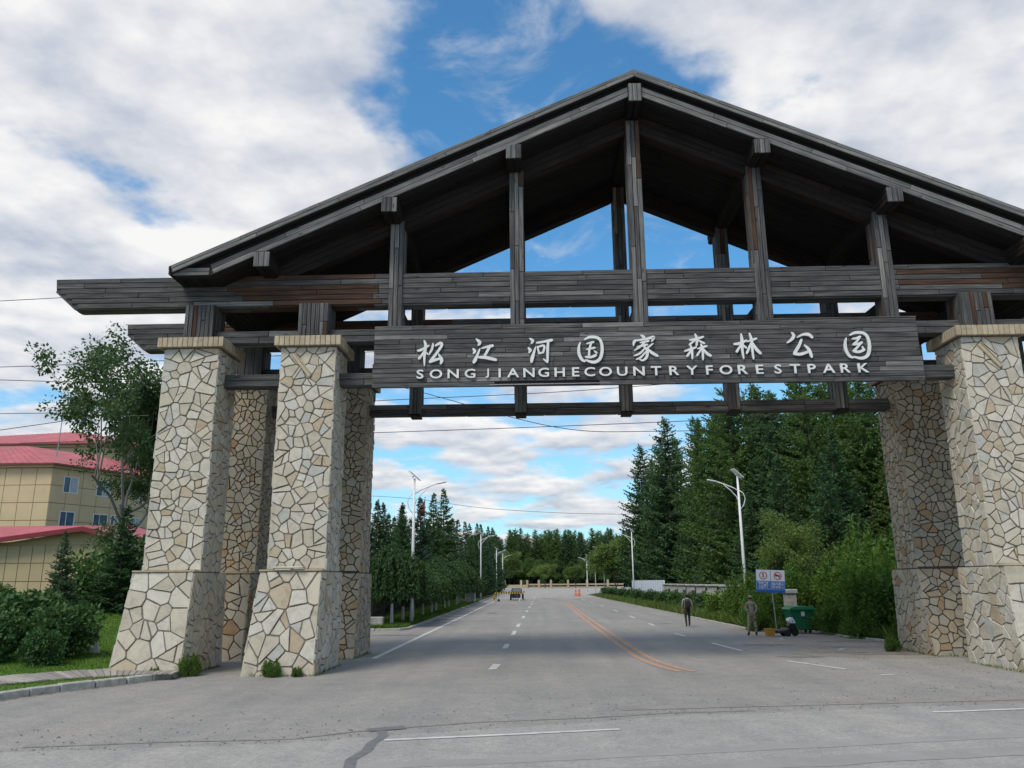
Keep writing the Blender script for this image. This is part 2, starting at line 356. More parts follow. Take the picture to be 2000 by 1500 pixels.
def sub(a, b, n): return [(a[0] + (b[0] - a[0]) * i / n, a[1] + (b[1] - a[1]) * i / n) for i in range(n + 1)]
line(sub((-5.4, 27.6), (-5.3, 106), 30), .19, M_line, jit=.01)
for y0, y1 in [(24.1, 25.6), (31.4, 33.6), (39.2, 42.4), (46, 49.5), (57, 60.5), (68.5, 72), (80, 83), (90, 93), (101, 104), (112, 115), (124, 128)]:
    x = -1.28 + (y0 - 24) * .0115
    if y0 < 25: [line([(x + .02 * k, y0 + k * .38), (x + .02 * k, y0 + k * .38 + .3)], .24, M_line, name='lane_dash') for k in range(4)]
    else: line([(x, y0), (x + .02, y1)], .2, M_line, name='lane_dash')
for dx in (-.19, .19):
    line([(4.15 + dx, 23.3), (3.85 + dx, 24.4), (3.6 + dx, 26), (3.47 + dx, 28), (3.42 + dx, 34), (3.4 + dx, 45), (3.4 + dx, 60), (3.5 + dx, 80), (3.6 + dx, 97)], .19, M_yell, name='centre_line')
for a, b in [((8.65, 23.7), (7.76, 26.2)), ((7.3, 29.9), (7.02, 33.5)), ((6.72, 37.6), (6.6, 39.9)), ((6.62, 46.6), (6.64, 49)), ((6.7, 56), (6.72, 59.5)), ((6.72, 68), (6.75, 72)), ((6.72, 82), (6.7, 86)), ((6.6, 96), (6.6, 100)), ((6.5, 110), (6.5, 114))]:
    line([a, b], .15, M_line, name='lane_dash')
for a, b in [((10.8, 30.1), (11.15, 30.6)), ((10.4, 35.3), (10.45, 36.2)), ((13.2, 19.3), (13.8, 19.5)), ((9.0, 22.3), (9.4, 22.4))]: line([a, b], .13, M_line, name='edge_line')
hw = bpy.data.objects['highway']
line(sub((-2.45, 13.6), (1.4, 14.5), 12), .13, M_line, .013, 'edge_line', hw, .012)
line(sub((7.45, 16.2), (12.5, 17.2), 12), .13, M_line, .013, 'edge_line', hw, .012)
line([(-2.72, 14.6), (-2.55, 14.0), (-2.62, 13.4), (-2.58, 12.8), (-2.66, 12.2), (-2.5, 11.4), (-2.6, 10.5)], .17, M_tar, .0085, 'crack_seal', hw, .03)
line([(-2.9, 14.5), (-2.3, 14.75)], .3, M_tar, .012, 'crack_seal', hw, .03)
line(sub((-1, 10.9), (9, 13.2), 20), .55, paint('tyre_track', (.315, .30, .277), .85, .12, 2), .0085, 'tyre_track', hw, .05)
line(sub((-3, 11.6), (8, 14.0), 20), .4, paint('tyre_track', (.325, .31, .285), .85, .12, 2), .0075, 'tyre_track', hw, .04)
line([(1.6, 16.8), (4, 17.3), (7, 17.6), (10, 18.1), (14, 18.9)], .5, paint('road_patch_pink', (.29, .262, .235), .9, .2, 2), .0065, 'repair_patch', road, .12)
line([(-8, 13.1), (-6, 13.55), (-4, 13.75), (-2.9, 14.5), (-1, 15.3), (1, 15.75), (2.5, 16.25), (4.2, 16.5)], .1, paint('edge_crack', (.265, .248, .222), .9, .3), .0062, 'joint_crack', road, .04)
# gravelly dirt spread over the right shoulder
pts = [(14.6, 30.2), (14.9, 32), (13.7, 36.2), (13.3, 40), (11.4, 40.4), (10.9, 41), (10.6, 44), (9.9, 43), (9.2, 40), (9.6, 36.5), (8.9, 33.5), (9.4, 30.5), (8.6, 28.4), (10.4, 27.2), (12.6, 27.0), (13.3, 28.4)]
pts = [(x + rng.uniform(-.2, .2), y + rng.uniform(-.3, .3)) for x, y in [((a[0] + (b[0] - a[0]) * f), (a[1] + (b[1] - a[1]) * f)) for a, b in zip(pts, pts[1:] + pts[:1]) for f in (0, .33, .66)]]
sheet('dirt_shoulder', pts, .0045, asphalt('dusty_shoulder', (.31, .272, .23), (.345, .30, .25), .35), road)
# wear patches on the right shoulder
for x, y, a, b in [(10.6, 29.0, 1.5, .4), (12.2, 28.2, 1.9, .35), (9.1, 32.5, 1.2, .5), (11.8, 31.3, 1.4, .35), (8.6, 27.5, .9, .3), (13.6, 29.6, 1.6, .6), (-6.6, 55, 1.0, 2.6), (-6.3, 39.5, 1.6, .5), (-3.5, 66, .5, 2.2), (7.7, 49, .4, .5), (2, 121, 3, 1.2), (7, 123, 3, 1.0), (12.8, 34, 1.4, .8)]:
    pts = []
    for k in range(22):
        th = 2 * math.pi * k / 22; rr = rng.uniform(.55, 1.1); pts.append((x + a * rr * math.cos(th), y + b * rr * math.sin(th)))
    sheet('dirt_patch', pts, .0055 + rng.random() * .002, M_dirt if x > -50 else M_tar, road)
# loose stones
V = []; F = []
for k in range(1000):
    if rng.random() < .6: x = rng.uniform(-9, 14); y = np.interp(x, ex, ey) + rng.uniform(-.3, 4.5) * rng.random()
    else: x = rng.uniform(8, 15); y = rng.uniform(17, 33)
    s = rng.uniform(.006, .022); b = len(V)
    V += [(x - s, y - s, .005), (x + s, y - s * .7, .005), (x + s * .6, y + s, .005), (x - s * .8, y + s * .8, .005), (x, y, .005 + s * 1.1)]
    F += [(b, b + 1, b + 4), (b + 1, b + 2, b + 4), (b + 2, b + 3, b + 4), (b + 3, b, b + 4)]
tag(put(bpy.data.objects.new('loose_gravel', npmesh('loose_gravel', V, F, M_grit, 3))), 'loose gravel strewn over the asphalt before the gate', 'gravel', kind='stuff')

# kerbs: each stone its own piece
def kerb(name, path, w, h, step=1.0, n_single=60):
    root = empty(name, T(path[0][0], path[0][1]), kind='structure')
    pts = [Vector((x, y, 0)) for x, y in path]; rest = MB(); k = 0
    seg = []; 
    for a, b in zip(pts, pts[1:]):
        n = max(1, round((b - a).length / step)); seg += [(a.lerp(b, i / n), a.lerp(b, (i + 1) / n)) for i in range(n)]
    for a, b in seg:
        d = (b - a).normalized(); n = Vector((-d.y, d.x, 0)); L = (b - a).length
        mm = frame(a + Vector((0, 0, rng.uniform(-.008, .008))), d, n, Vector((0, 0, 1))) @ Matrix.Rotation(rng.uniform(-.008, .008), 4, 'Z')
        if k < n_single:
            mb = MB(); mb.cbox((.014, -w / 2, -.1), (L - .014, w / 2, h), .022); mb.obj('kerb_stone', M_kerb, root, mm)
        else: rest.box((.012, -w / 2, -.1), (L - .012, w / 2, h), m=mm)
        k += 1
    if rest.v: rest.obj('kerb_run', M_kerb, root)['kind'] = 'stuff'
    return root
kerb('kerb', [(-9.62, 22.95), (-9.88, 22.39), (-10.17, 21.83), (-10.48, 21.12), (-10.9, 20.42), (-11.36, 19.69), (-11.67, 19.0), (-11.9, 18.27), (-12.0, 17.0), (-12.1, 10.0)], .22, .17, .98)
kerb('kerb', [(-24, 43.0), (-8.4, 43.0), (-7.2, 43.3), (-6.85, 44.2), (-6.85, 100), (-7.0, 130), (-7.4, 205)], .16, .13, 1.0, 26)
kerb('kerb', [(16.5, 30.6), (14.6, 32.3), (13.6, 36.3), (13.35, 40.2), (11.4, 40.5), (10.85, 41.2), (10.75, 50), (10.4, 66), (9.6, 110), (9.4, 150)], .14, .07, 1.0, 30)
# verges
sheet('verge', [(-60, 43.1), (-8.4, 43.1), (-7.25, 43.4), (-6.93, 44.2), (-6.93, 100), (-7.1, 130), (-7.5, 205), (-60, 205)], .10, M_soil)
sheet('verge', [(16.5, 30.65), (14.65, 32.4), (13.65, 36.4), (13.4, 40.25), (11.4, 40.55), (10.9, 41.2), (10.8, 50), (10.45, 66), (9.65, 110), (9.45, 150), (12, 165), (110, 165), (110, 30)], .06, M_soil)
sheet('far_verge', [(-90, 322), (110, 322), (110, 900), (-90, 900)], .05, M_soil)
# lawn on the left, rising to a low mound
def lawn_z(x, y):
    d = max(0, y - 23.5) / 12; m = min(1, d); m = m * m * (3 - 2 * m)
    side = 1 / (1 + math.exp(-(-16.2 - x) / 1.9))
    back = 1 if y < 37 else max(0, 1 - (y - 37) / 5)
    return .13 + m * back * (.25 + 1.05 * side)
KX = [-12.1, -12.0, -11.9, -11.67, -11.36, -10.9, -10.48, -10.17, -9.88, -9.62]; KY = [10, 17, 18.27, 19.0, 19.69, 20.42, 21.12, 21.83, 22.39, 22.95]
def in_lawn(x, y):
    if x > -9.8: return False
    if y > 22.7 and x > -11.3: return False
    if x > np.interp(y, KY, KX) - .12: return False
    return y > 11.6 and x > -60
mb = MB(); idx = {}; st = .35
xs = np.arange(-46, -9.7, st); ys = np.arange(11.6, 44, st)
def lv(i, j):
    if (i, j) not in idx:
        idx[i, j] = len(mb.v); x, y = xs[i], ys[j]; mb.v.append((x, y, lawn_z(x, y) + .012 * math.sin(x * 5 + y * 3)))
    return idx[i, j]
for i in range(len(xs) - 1):
    for j in range(len(ys) - 1):
        if all(in_lawn(xs[a], ys[b]) for a in (i, i + 1) for b in (j, j + 1)):
            mb.f.append([lv(i, j), lv(i + 1, j), lv(i + 1, j + 1), lv(i, j + 1)]); mb.mi.append(0)
mb.obj('lawn', M_turf, smooth=True)['kind'] = 'structure'
mb = MB()   # narrow soil strip that closes the gap between lawn grid and kerb
path = [(x - .1, y) for x, y in zip(KX, KY)]
vs = [(x, y, .135) for x, y in path] + [(x - .75, y + .25, .14) for x, y in path]; n = len(path)
mb.add(vs, [(i, i + 1, n + i + 1, n + i) for i in range(n - 1)]); mb.obj('lawn_edge', M_turf)['kind'] = 'structure'
# fan of thin pavers beside the left pillar
M_paver = stone('path_paver', [(0, (.30, .27, .245)), (.3, (.36, .32, .285)), (.6, (.26, .235, .215)), (.8, (.40, .37, .33))])
FC = (-9.0, 17.7)
path_o = empty('footpath', T(-12, 22, .15), kind='structure')
ring = lambda r, a0, a1: [(FC[0] + r * math.cos(R(a)), FC[1] + r * math.sin(R(a))) for a in range(a0, a1, 4 if a1 > a0 else -4)]
sheet('path_bed', ring(6.25, 98, 215) + ring(4.2, 214, 97), .15, M_mort, path_o)
a = 98.
while a < 214:
    da = 1.85; a0, a1 = R(a + .12), R(a + da - .12); r0, r1 = 4.22 + rng.uniform(-.03, .03), 6.2 + rng.uniform(-.05, .04); zt = .175 + rng.uniform(-.006, .008)
    q = [(r0 * math.cos(a0), r0 * math.sin(a0)), (r1 * math.cos(a0), r1 * math.sin(a0)), (r1 * math.cos(a1), r1 * math.sin(a1)), (r0 * math.cos(a1), r0 * math.sin(a1))]
    mx, my = sum(p[0] for p in q) / 4, sum(p[1] for p in q) / 4
    mb = MB(); mb.add([(x - mx, y - my, 0) for x, y in q] + [(x - mx, y - my, zt - .14) for x, y in q], [(4, 5, 6, 7), (0, 1, 5, 4), (1, 2, 6, 5), (2, 3, 7, 6), (3, 0, 4, 7)])
    mb.obj('paver', M_paver, path_o, T(FC[0] + mx, FC[1] + my, .14)); a += da

# ------------------------------------------------------------------ the gate
XC = 3.45; YP = 23.4; YC = 24.15; YR = 28.05; YRC = 28.8; YG = 22.8; YGR = YRC + (YC - YG)
Z3 = Vector((0, 0, 1)); X3 = Vector((1, 0, 0)); Y3 = Vector((0, 1, 0))
prg = random.Random(3)
_pc = {}
def plank_mesh(L, w, t, m):
    k = (round(L, 2), round(w, 3), t, m.name)
    if k not in _pc:
        c = min(.011, w * .2); a, b = L / 2, w / 2; mb = MB()
        vs = [(-a, -b, 0), (a, -b, 0), (a, b, 0), (-a, b, 0), (-a, -b, t - c), (a, -b, t - c), (a, b, t - c), (-a, b, t - c), (-a + c, -b + c, t), (a - c, -b + c, t), (a - c, b - c, t), (-a + c, b - c, t)]
        fs = [(8, 9, 10, 11)] + [(i, (i + 1) % 4, (i + 1) % 4 + 4, i + 4) for i in range(4)] + [(i + 4, (i + 1) % 4 + 4, (i + 1) % 4 + 8, i + 8) for i in range(4)]
        _pc[k] = mb.add(vs, fs).mesh('plank', m)
    return _pc[k]
def planks(parent, o, u, v, n, L, W, rows, seg=(2.0, 4.2), mats=None, t=.035, gap=.016, name='plank', skip=None, jog=0):
    """clad the rectangle o + a*u + b*v (a<L, b<W) whose outside is n with separate boards"""
    u, v, n = Vector(u).normalized(), Vector(v).normalized(), Vector(n).normalized(); o = Vector(o); w = W / rows; yy = n.cross(u)
    for r in range(rows):
        a = 0.; first = True
        while a < L - .01:
            s = round(prg.uniform(*seg) * (prg.uniform(.3, 1) if first else 1), 1); first = False
            if L - (a + s) < seg[0] * .35: s = L - a
            c = o + u * (a + s / 2) + v * ((r + .5) * w)
            if not (skip and skip(a, a + s, r)):
                m = mats(c) if callable(mats) else (mats or M_wood)
                ob = bpy.data.objects.new(name, plank_mesh(s - gap, w - gap, t, m))
                tw = prg.gauss(0, jog)
                put(ob, parent, frame(c + n * prg.uniform(-.004, .010), u, yy, n) @ Matrix.Rotation(tw, 4, 'Z'))
            a += s
def wmat(c):
    r = prg.random()
    return M_wood if r < .94 else M_woodl
def brown_near_eave(c):
    # boards that the roof keeps dry have stayed brown
    d = min(abs(c.x - (XC - 10.9)), abs(c.x - (XC + 10.9)))
    if d < 2.6 and c.z > 11.3 and prg.random() < .7: return M_woodb
    if c.x < XC - 9.2 and c.x > XC - 13 and prg.random() < .4: return M_woodb
    return wmat(c)
def beam(parent, name, a, b, rows, mats=wmat, front=True, bottom=True, seg=(1.6, 3.4), back=False, bevel=None):
    """horizontal timber along X; a, b opposite corners"""
    (x0, y0, z0), (x1, y1, z1) = a, b; mb = MB(); e = .03
    if bevel:
        bx, bz = bevel
        mb.prism([(x0, z1), (x0 + .05, z0 + bz), (x0 + bx, z0), (x1 - bx, z0), (x1 - .05, z0 + bz), (x1, z1)][::-1], y0 + e, y1)
    else: mb.box((x0, y0 + e, z0 + e), (x1, y1, z1))
    o = mb.obj(name, M_core if not bevel else M_wood, parent, T(0, 0, 0))
    if front:
        if bevel:
            bx, bz = bevel; h = (z1 - z0) / rows
            for r in range(rows):
                zb = z0 + r * h; cut = 0.0 if zb >= z0 + bz else bx * (1 - (zb - z0) / bz)
                planks(o, (x0 + cut + .06, y0 + e, zb), X3, Z3, -Y3, x1 - x0 - 2 * cut - .12, h, 1, seg, mats)
            for sx in (0, 1):   # boards on the slanted ends
                p = Vector((x0 + bx, y0, z0)) if sx == 0 else Vector((x1 - bx, y0, z0)); q = Vector((x0 + .05, y0, z0 + bz)) if sx == 0 else Vector((x1 - .05, y0, z0 + bz))
                d = (q - p); nn = Vector((-d.z, 0, d.x)) if sx else Vector((d.z, 0, -d.x))
                if nn.z > 0: nn = -nn
                planks(o, p, d, Y3, nn, d.length, y1 - y0, 2, (2, 3), wmat)
        else: planks(o, (x0, y0 + e, z0), X3, Z3, -Y3, x1 - x0, z1 - z0, rows, seg, mats)
    if bottom:
        bb = bevel[0] if bevel else 0
        planks(o, (x0 + bb, y0 + e, z0 + (e if not bevel else 0)), X3, Y3, -Z3, x1 - x0 - 2 * bb, y1 - y0 - e, 2, (2.5, 5), mats)
    return o
def post(parent, name, x, yc, z0, z1, w, d, n=3, mats=wmat, sides=(-1, 1), back=False, seg=(1.8, 4.0)):
    e = .03; mb = MB(); mb.box((x - w / 2 + e, yc - d / 2 + e, z0), (x + w / 2 - e, yc + d / 2 - e, z1)); o = mb.obj(name, M_core, parent)
    planks(o, (x - w / 2, yc - d / 2 + e, z0), Z3, X3, -Y3, z1 - z0, w, n, seg, mats)
    for s in sides: planks(o, (x + s * (w / 2 - e), yc - d / 2 + .035, z0), Z3, Y3, X3 * s, z1 - z0, d - .04, max(1, round(d / .16)), seg, mats)
    return o

# --- stone pillars --------------------------------------------------------
srg = random.Random(21)
def clip(poly, px, py, nx, ny):
    """keep the side where (p - P).n <= 0"""
    out = []; m = len(poly)
    for i in range(m):
        a, b = poly[i], poly[(i + 1) % m]; da = (a[0] - px) * nx + (a[1] - py) * ny; db = (b[0] - px) * nx + (b[1] - py) * ny
        if da <= 0: out.append(a)
        if da * db < 0: f = da / (da - db); out.append((a[0] + (b[0] - a[0]) * f, a[1] + (b[1] - a[1]) * f))
    return out
def area(p): return .5 * sum(p[i][0] * p[(i + 1) % len(p)][1] - p[(i + 1) % len(p)][0] * p[i][1] for i in range(len(p)))
def inset(p, d):
    if area(p) < 0: p = p[::-1]
    q = p
    for i in range(len(p)):
        a, b = p[i], p[(i + 1) % len(p)]; ex_, ey_ = b[0] - a[0], b[1] - a[1]; L = math.hypot(ex_, ey_)
        if L < 1e-6: continue
        nx, ny = ey_ / L, -ex_ / L; q = clip(q, a[0] - nx * d, a[1] - ny * d, nx, ny)
        if len(q) < 3: return None
    return q
def crazy(quad, size, split=.5):
    xs_ = [p[0] for p in quad]; ys_ = [p[1] for p in quad]; A = abs(area(quad)); n = max(3, int(A / size ** 2)); seeds = []; tries = 0
    while len(seeds) < n and tries < n * 30:
        tries += 1; p = (srg.uniform(min(xs_), max(xs_)), srg.uniform(min(ys_), max(ys_)))
        if all((p[0] - q[0]) ** 2 + (p[1] - q[1]) ** 2 > (size * srg.uniform(.35, .75)) ** 2 for q in seeds): seeds.append(p)
    wts = [srg.uniform(-.06, .06) * size ** 2 for _ in seeds]; cells = []
    for i, s in enumerate(seeds):
        c = quad if area(quad) > 0 else quad[::-1]
        for j, q in sorted(enumerate(seeds), key=lambda e: (e[1][0] - s[0]) ** 2 + (e[1][1] - s[1]) ** 2)[:22]:
            if j == i: continue
            dx, dy = q[0] - s[0], q[1] - s[1]; d2 = dx * dx + dy * dy; f = .5 + (wts[i] - wts[j]) / (2 * d2)
            c = clip(c, s[0] + dx * f, s[1] + dy * f, dx, dy)
            if len(c) < 3: break
        if len(c) >= 3: cells.append(c)
    out = []
    for c in cells:
        stack = [c]
        while stack:
            c = stack.pop(); a_ = abs(area(c))
            if a_ > size ** 2 * srg.uniform(.55, 1.9) * (1.3 - split * .5) and srg.random() < split + (.5 if a_ > 1.6 * size ** 2 else 0):
                mx = sum(p[0] for p in c) / len(c); my = sum(p[1] for p in c) / len(c)
                # cut roughly across the long axis
                L = max(c, key=lambda p: (p[0] - mx) ** 2 + (p[1] - my) ** 2); th = math.atan2(L[1] - my, L[0] - mx) + srg.gauss(0, .5)
                mx += srg.gauss(0, .05) * size; my += srg.gauss(0, .05) * size
                p1 = clip(c, mx, my, math.cos(th), math.sin(th)); p2 = clip(c, mx, my, -math.cos(th), -math.sin(th))
                if len(p1) >= 3 and len(p2) >= 3: stack += [p1, p2]; continue
            out.append(c)
    return out
def stone_shape(poly, joint):
    q = inset(poly, joint * srg.uniform(.8, 1.25))
    if not q or abs(area(q)) < .0018: return None
    # knock off corners, uneven edges
    r = []
    for i in range(len(q)):
        a, b, c = q[i - 1], q[i], q[(i + 1) % len(q)]
        la = math.hypot(a[0] - b[0], a[1] - b[1]); lc = math.hypot(c[0] - b[0], c[1] - b[1])
        if la < .03 or lc < .03: r.append(b); continue
        ka = min(.3, srg.uniform(.012, .04) / la); kc = min(.3, srg.uniform(.012, .04) / lc)
        r += [(b[0] + (a[0] - b[0]) * ka, b[1] + (a[1] - b[1]) * ka), (b[0] + (c[0] - b[0]) * kc, b[1] + (c[1] - b[1]) * kc)]
        if lc > .28: # a kink half way along a long edge
            f = srg.uniform(.35, .65); j = srg.uniform(-.012, .004); nx, ny = (c[1] - b[1]) / lc, -(c[0] - b[0]) / lc
            r.append((b[0] + (c[0] - b[0]) * f + nx * j, b[1] + (c[1] - b[1]) * f + ny * j))
    return r
def add_stone(mb, r, c, h):
    n = len(r); k = 1 - .012 / max(.05, math.sqrt(abs(area(r))))
    tx, ty = srg.uniform(-.045, .045), srg.uniform(-.045, .045)
    vs = [(x - c[0], y - c[1], -.02) for x, y in r] + [(x - c[0], y - c[1], h - .008) for x, y in r] + [((x - c[0]) * k, (y - c[1]) * k, h + tx * (x - c[0]) + ty * (y - c[1])) for x, y in r]
    fs = [list(range(2 * n, 3 * n))] + [(i + s, (i + 1) % n + s, (i + 1) % n + s + n, i + s + n) for s in (0, n) for i in range(n)]
    mb.add(vs, fs)
def clad(parent, corners, size, m, joint=.017, split=.5, single=True, joined=None):
    """corners BL, BR, TR, TL seen from outside; stones are separate children unless single is off"""
    bl, br, tr, tl = [Vector(c) for c in corners]; u = (br - bl).normalized(); n = u.cross(tl - bl).normalized(); v = n.cross(u)
    q2 = [((p - bl).dot(u), (p - bl).dot(v)) for p in (bl, br, tr, tl)]; q2 = [(a + (-.03 if i in (0, 3) else .03), b) for i, (a, b) in enumerate(q2)]   # corner stones reach round the arris
    for cell in crazy(q2, size, split):
        r = stone_shape(cell, joint)
        if not r: continue
        c = (sum(p[0] for p in r) / len(r), sum(p[1] for p in r) / len(r)); h = srg.uniform(.012, .046)
        fm = frame(bl + u * c[0] + v * c[1], u, v, n)
        if single:
            mb = MB(); add_stone(mb, r, c, h); mb.obj('stone', m, parent, fm)
        else:
            mb = MB(); add_stone(mb, r, c, h); joined.add([fm @ Vector(p) for p in mb.v], mb.f)
def pillar(x0, yf, label, m, inner, show_front=True, show_side=True, front=.345, step=True, k=1.0, base_z=-.05):
    """shaft left edge x0, front face yf; inner = +1/-1 is the side that faces the drive"""
    W, D = 1.67, 1.5; M_mort = globals()['M_mort'] if m is M_stone else M_mortd; root = empty('stone_pillar', T(x0 + W / 2, yf + D / 2), label, 'pillar', 'stone pillars of the gate'); ZL, ZT = 2.78, 9.55
    e = .02; sh = MB(); sh.box((x0, yf, ZL - .3), (x0 + W, yf + D, ZT)); so = sh.obj('shaft', M_mort, root)
    # plinth: steps forward and back, leans outwards on the far side from the drive
    fo, bo, fb_, lo_ = (.50, .42, .28, .30) if step else (.02, .42, .45, .06); b1 = (x0 - (lo_ if inner > 0 else .0), yf - fo - fb_, base_z); b2 = (x0 + W + (lo_ if inner < 0 else .0), yf - fo - fb_, base_z)
    b3 = (b2[0], yf + D + bo + .15, base_z); b4 = (b1[0], b3[1], base_z)
    t1 = (x0 - .02, yf - fo, ZL); t2 = (x0 + W + .02, yf - fo, ZL); t3 = (t2[0], yf + D + bo, ZL); t4 = (t1[0], t3[1], ZL)
    pl = MB(); pl.add([b1, b2, b3, b4, t1, t2, t3, t4], [(0, 3, 2, 1), (4, 5, 6, 7), (0, 1, 5, 4), (1, 2, 6, 5), (2, 3, 7, 6), (3, 0, 4, 7)]); po = pl.obj('plinth', M_mort, root)
    lg = MB(); step and lg.cbox((t1[0] - .05, t1[1] - .05, ZL), (t2[0] + .05, t1[1] + .48, ZL + .05), .015); step and lg.obj('ledge', M_cap, po)
    rest = MB()
    F_ = [(x0, yf, ZL + .05), (x0 + W, yf, ZL + .05), (x0 + W, yf, ZT - .0), (x0, yf, ZT - .0)]
    Rt = [(x0 + W, yf, ZL), (x0 + W, yf + D, ZL), (x0 + W, yf + D, ZT), (x0 + W, yf, ZT)]
    Lf = [(x0, yf + D, ZL), (x0, yf, ZL), (x0, yf, ZT), (x0, yf + D, ZT)]
    Bk = [(x0 + W, yf + D, ZL), (x0, yf + D, ZL), (x0, yf + D, ZT), (x0 + W, yf + D, ZT)]
    pF, pR, pL, pB = [b1, b2, t2, t1], [b2, b3, t3, t2], [b4, b1, t1, t4], [b3, b4, t4, t3]
    side, pside, other, pother = (Rt, pR, Lf, pL) if inner > 0 else (Lf, pL, Rt, pR)
    clad(so, F_, front * k, m, .0145, .8, single=show_front, joined=rest); clad(po, pF, (.47 if step else .36) * k, m, .016, .65, single=show_front, joined=rest)
    clad(so, side, .335 * k, m, .0145, .8, single=show_side, joined=rest); clad(po, pside, .37 * k, m, .0145, .8, single=show_side, joined=rest)
    clad(so, other, .42, m, single=False, joined=rest); clad(po, pother, .5, m, single=False, joined=rest)
    clad(so, Bk, .42, m, single=False, joined=rest); clad(po, pB, .5, m, single=False, joined=rest)
    rest.obj('stone_cladding', m, root)['kind'] = 'stuff'
    # brick cap
    ov = .2; c0 = (x0 - ov, yf - ov, ZT); c1 = (x0 + W + ov, yf + D + ov, ZT + .32)
    cm = MB(); cm.box((c0[0] + .09, c0[1] + .09, ZT), (c1[0] - .09, c1[1] - .09, ZT + .30)); co = cm.obj('cap', M_mort, root)
    nb = 13; bw = (c1[0] - c0[0]) / nb
    for i in range(nb):
        for yy_, in ((c0[1],), (c1[1] - .2,)):
            mb = MB(); j = srg.uniform(-.006, .006); mb.cbox((-bw / 2 + .006, 0, .01), (bw / 2 - .006, .2, .32), .012); mb.obj('brick', M_cap, co, T(c0[0] + (i + .5) * bw, yy_ + j, ZT))
    ns = 11; sl = (c1[1] - c0[1] - .42) / ns
    for i in range(ns):
        for xx_ in (c0[0], c1[0] - .2):
            mb = MB(); j = srg.uniform(-.006, .006); mb.cbox((0, -sl / 2 + .006, .01), (.2, sl / 2 - .006, .32), .012); mb.obj('brick', M_cap, co, T(xx_ + j, c0[1] + .21 + (i + .5) * sl, ZT))
    return root
xl1, xl2 = -11.40, -7.75
mir = lambda x: 2 * XC - x - 1.67
p1 = pillar(xl1, YP, 'outer front stone pillar on the left, beside the lawn and kerb', M_stone, 1, base_z=.0)
p2 = pillar(xl2, YP, 'inner front stone pillar on the left, with weeds at its foot', M_stone, 1)
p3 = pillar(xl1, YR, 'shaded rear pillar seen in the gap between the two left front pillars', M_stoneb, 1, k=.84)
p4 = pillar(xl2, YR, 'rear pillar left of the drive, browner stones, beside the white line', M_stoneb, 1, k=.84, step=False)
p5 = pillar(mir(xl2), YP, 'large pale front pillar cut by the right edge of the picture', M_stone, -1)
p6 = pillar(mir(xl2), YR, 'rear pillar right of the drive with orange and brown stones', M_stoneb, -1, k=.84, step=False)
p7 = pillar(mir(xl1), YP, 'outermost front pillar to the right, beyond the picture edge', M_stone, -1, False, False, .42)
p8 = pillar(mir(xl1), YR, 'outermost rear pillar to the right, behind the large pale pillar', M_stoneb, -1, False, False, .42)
# a slanting strip of stone set high on two of the front pillars
for (pp, xx) in ((p2, -7.1), (p5, 13.75)):
    mb = MB(); mb.cbox((-.45, -.055, 0), (.45, .055, .06), .015); mb.cbox((-.45, .06, 0), (.40, .09, .075), .01)
    so = [c for c in pp.children if c.name.startswith('shaft')][0]
    mb.obj('stone_strip', M_cap, so, frame((xx, YP - .02, 8.95), Vector((.62, 0, -.78)), Vector((.78, 0, .62)), -Y3))
mb = MB(); mb.cbox((0, -.02, 0), (.85, .16, .05), .015); mb.cbox((.05, .0, -.05), (.5, .14, -.005), .01); mb.obj('ledge_slate', M_stone, p2, T(-7.4, YP - .62, 2.86))

# --- timber frames ----------------------------------------------------------
ZU0, ZU1, ZS0, ZS1, ZT0, ZT1 = 11.10, 12.13, 9.86, 10.28, 8.44, 8.84
XP = [XC + k * 3.9 for k in (-2, -1, 0, 1, 2)]
SLOPE = (18.70 - 12.10) / (XC + 11.25)
def roof_z(x): return 18.70 - SLOPE * abs(x - XC)
def timber_frame(label, y, rear=False):
    root = empty('timber_frame', T(XC, y, 9.87), label, 'timber frame', 'timber frames of the gate')
    sg = (2.6, 5) if rear else (2.0, 4.4)
    beam(root, 'upper_beam', (XC - 18.95, y - .27, ZU0), (XC + 18.95, y + .27, ZU1), 6 if not rear else 5, brown_near_eave, seg=sg, bevel=(.75, .62))
    for (a, b) in ((xl1 + .4 + .9, xl2 + .34), (xl2 + 1.3, mir(xl2) + .37), (mir(xl2) + 1.33, mir(xl1) + .4)):
        beam(root, 'middle_beam', (a, y - .2, ZS0), (b, y + .2, ZS1), 2, seg=sg)
    for (a, b) in ((xl1 + 1.67, xl2), (xl2 + 1.67, mir(xl2)), (mir(xl2) + 1.67, mir(xl1))):
        beam(root, 'lower_beam', (a, y - .22, ZT0), (b, y + .22, ZT1), 2, seg=sg)
    for x in (xl1 + .83, xl2 + .83, mir(xl2) + .83, mir(xl1) + .83):
        vis = x < 16 and not rear
        mt = (lambda c: M_woodb if prg.random() < (.7 if c.z > 10.6 and (x < -9 or x > 9) else .15) else wmat(c))
        post(root, 'stub_post', x, y, 9.875, ZU0 + .0, .94, .94, 7 if vis else 3, mt, (-1, 1) if vis else (1,), seg=(1.3, 1.3) if vis else (2, 2))
    for x in XP:
        zt = roof_z(x) - 1.25
        def mp(c, zt=zt): return M_woodb if c.z > zt - 1.9 and prg.random() < .32 else (M_woodl if prg.random() < .35 else M_wood)
        post(root, 'post', x, y, ZT0 + .02 if rear else ZT0 + .05, zt, .44, .66, 3, mp, seg=(1.6, 3.6))
        if rear:
            mb = MB(); mb.cbox((x - .2, y - .36, ZT0 - .08), (x + .2, y + .3, ZT0 - .005), .02); mb.obj('post_foot', M_core, root)
    return root
front_frame = timber_frame('front frame of weathered beams and posts carrying the big sign', YC)
rear_frame = timber_frame('rear frame of dark beams and posts behind the sign', YRC, True)
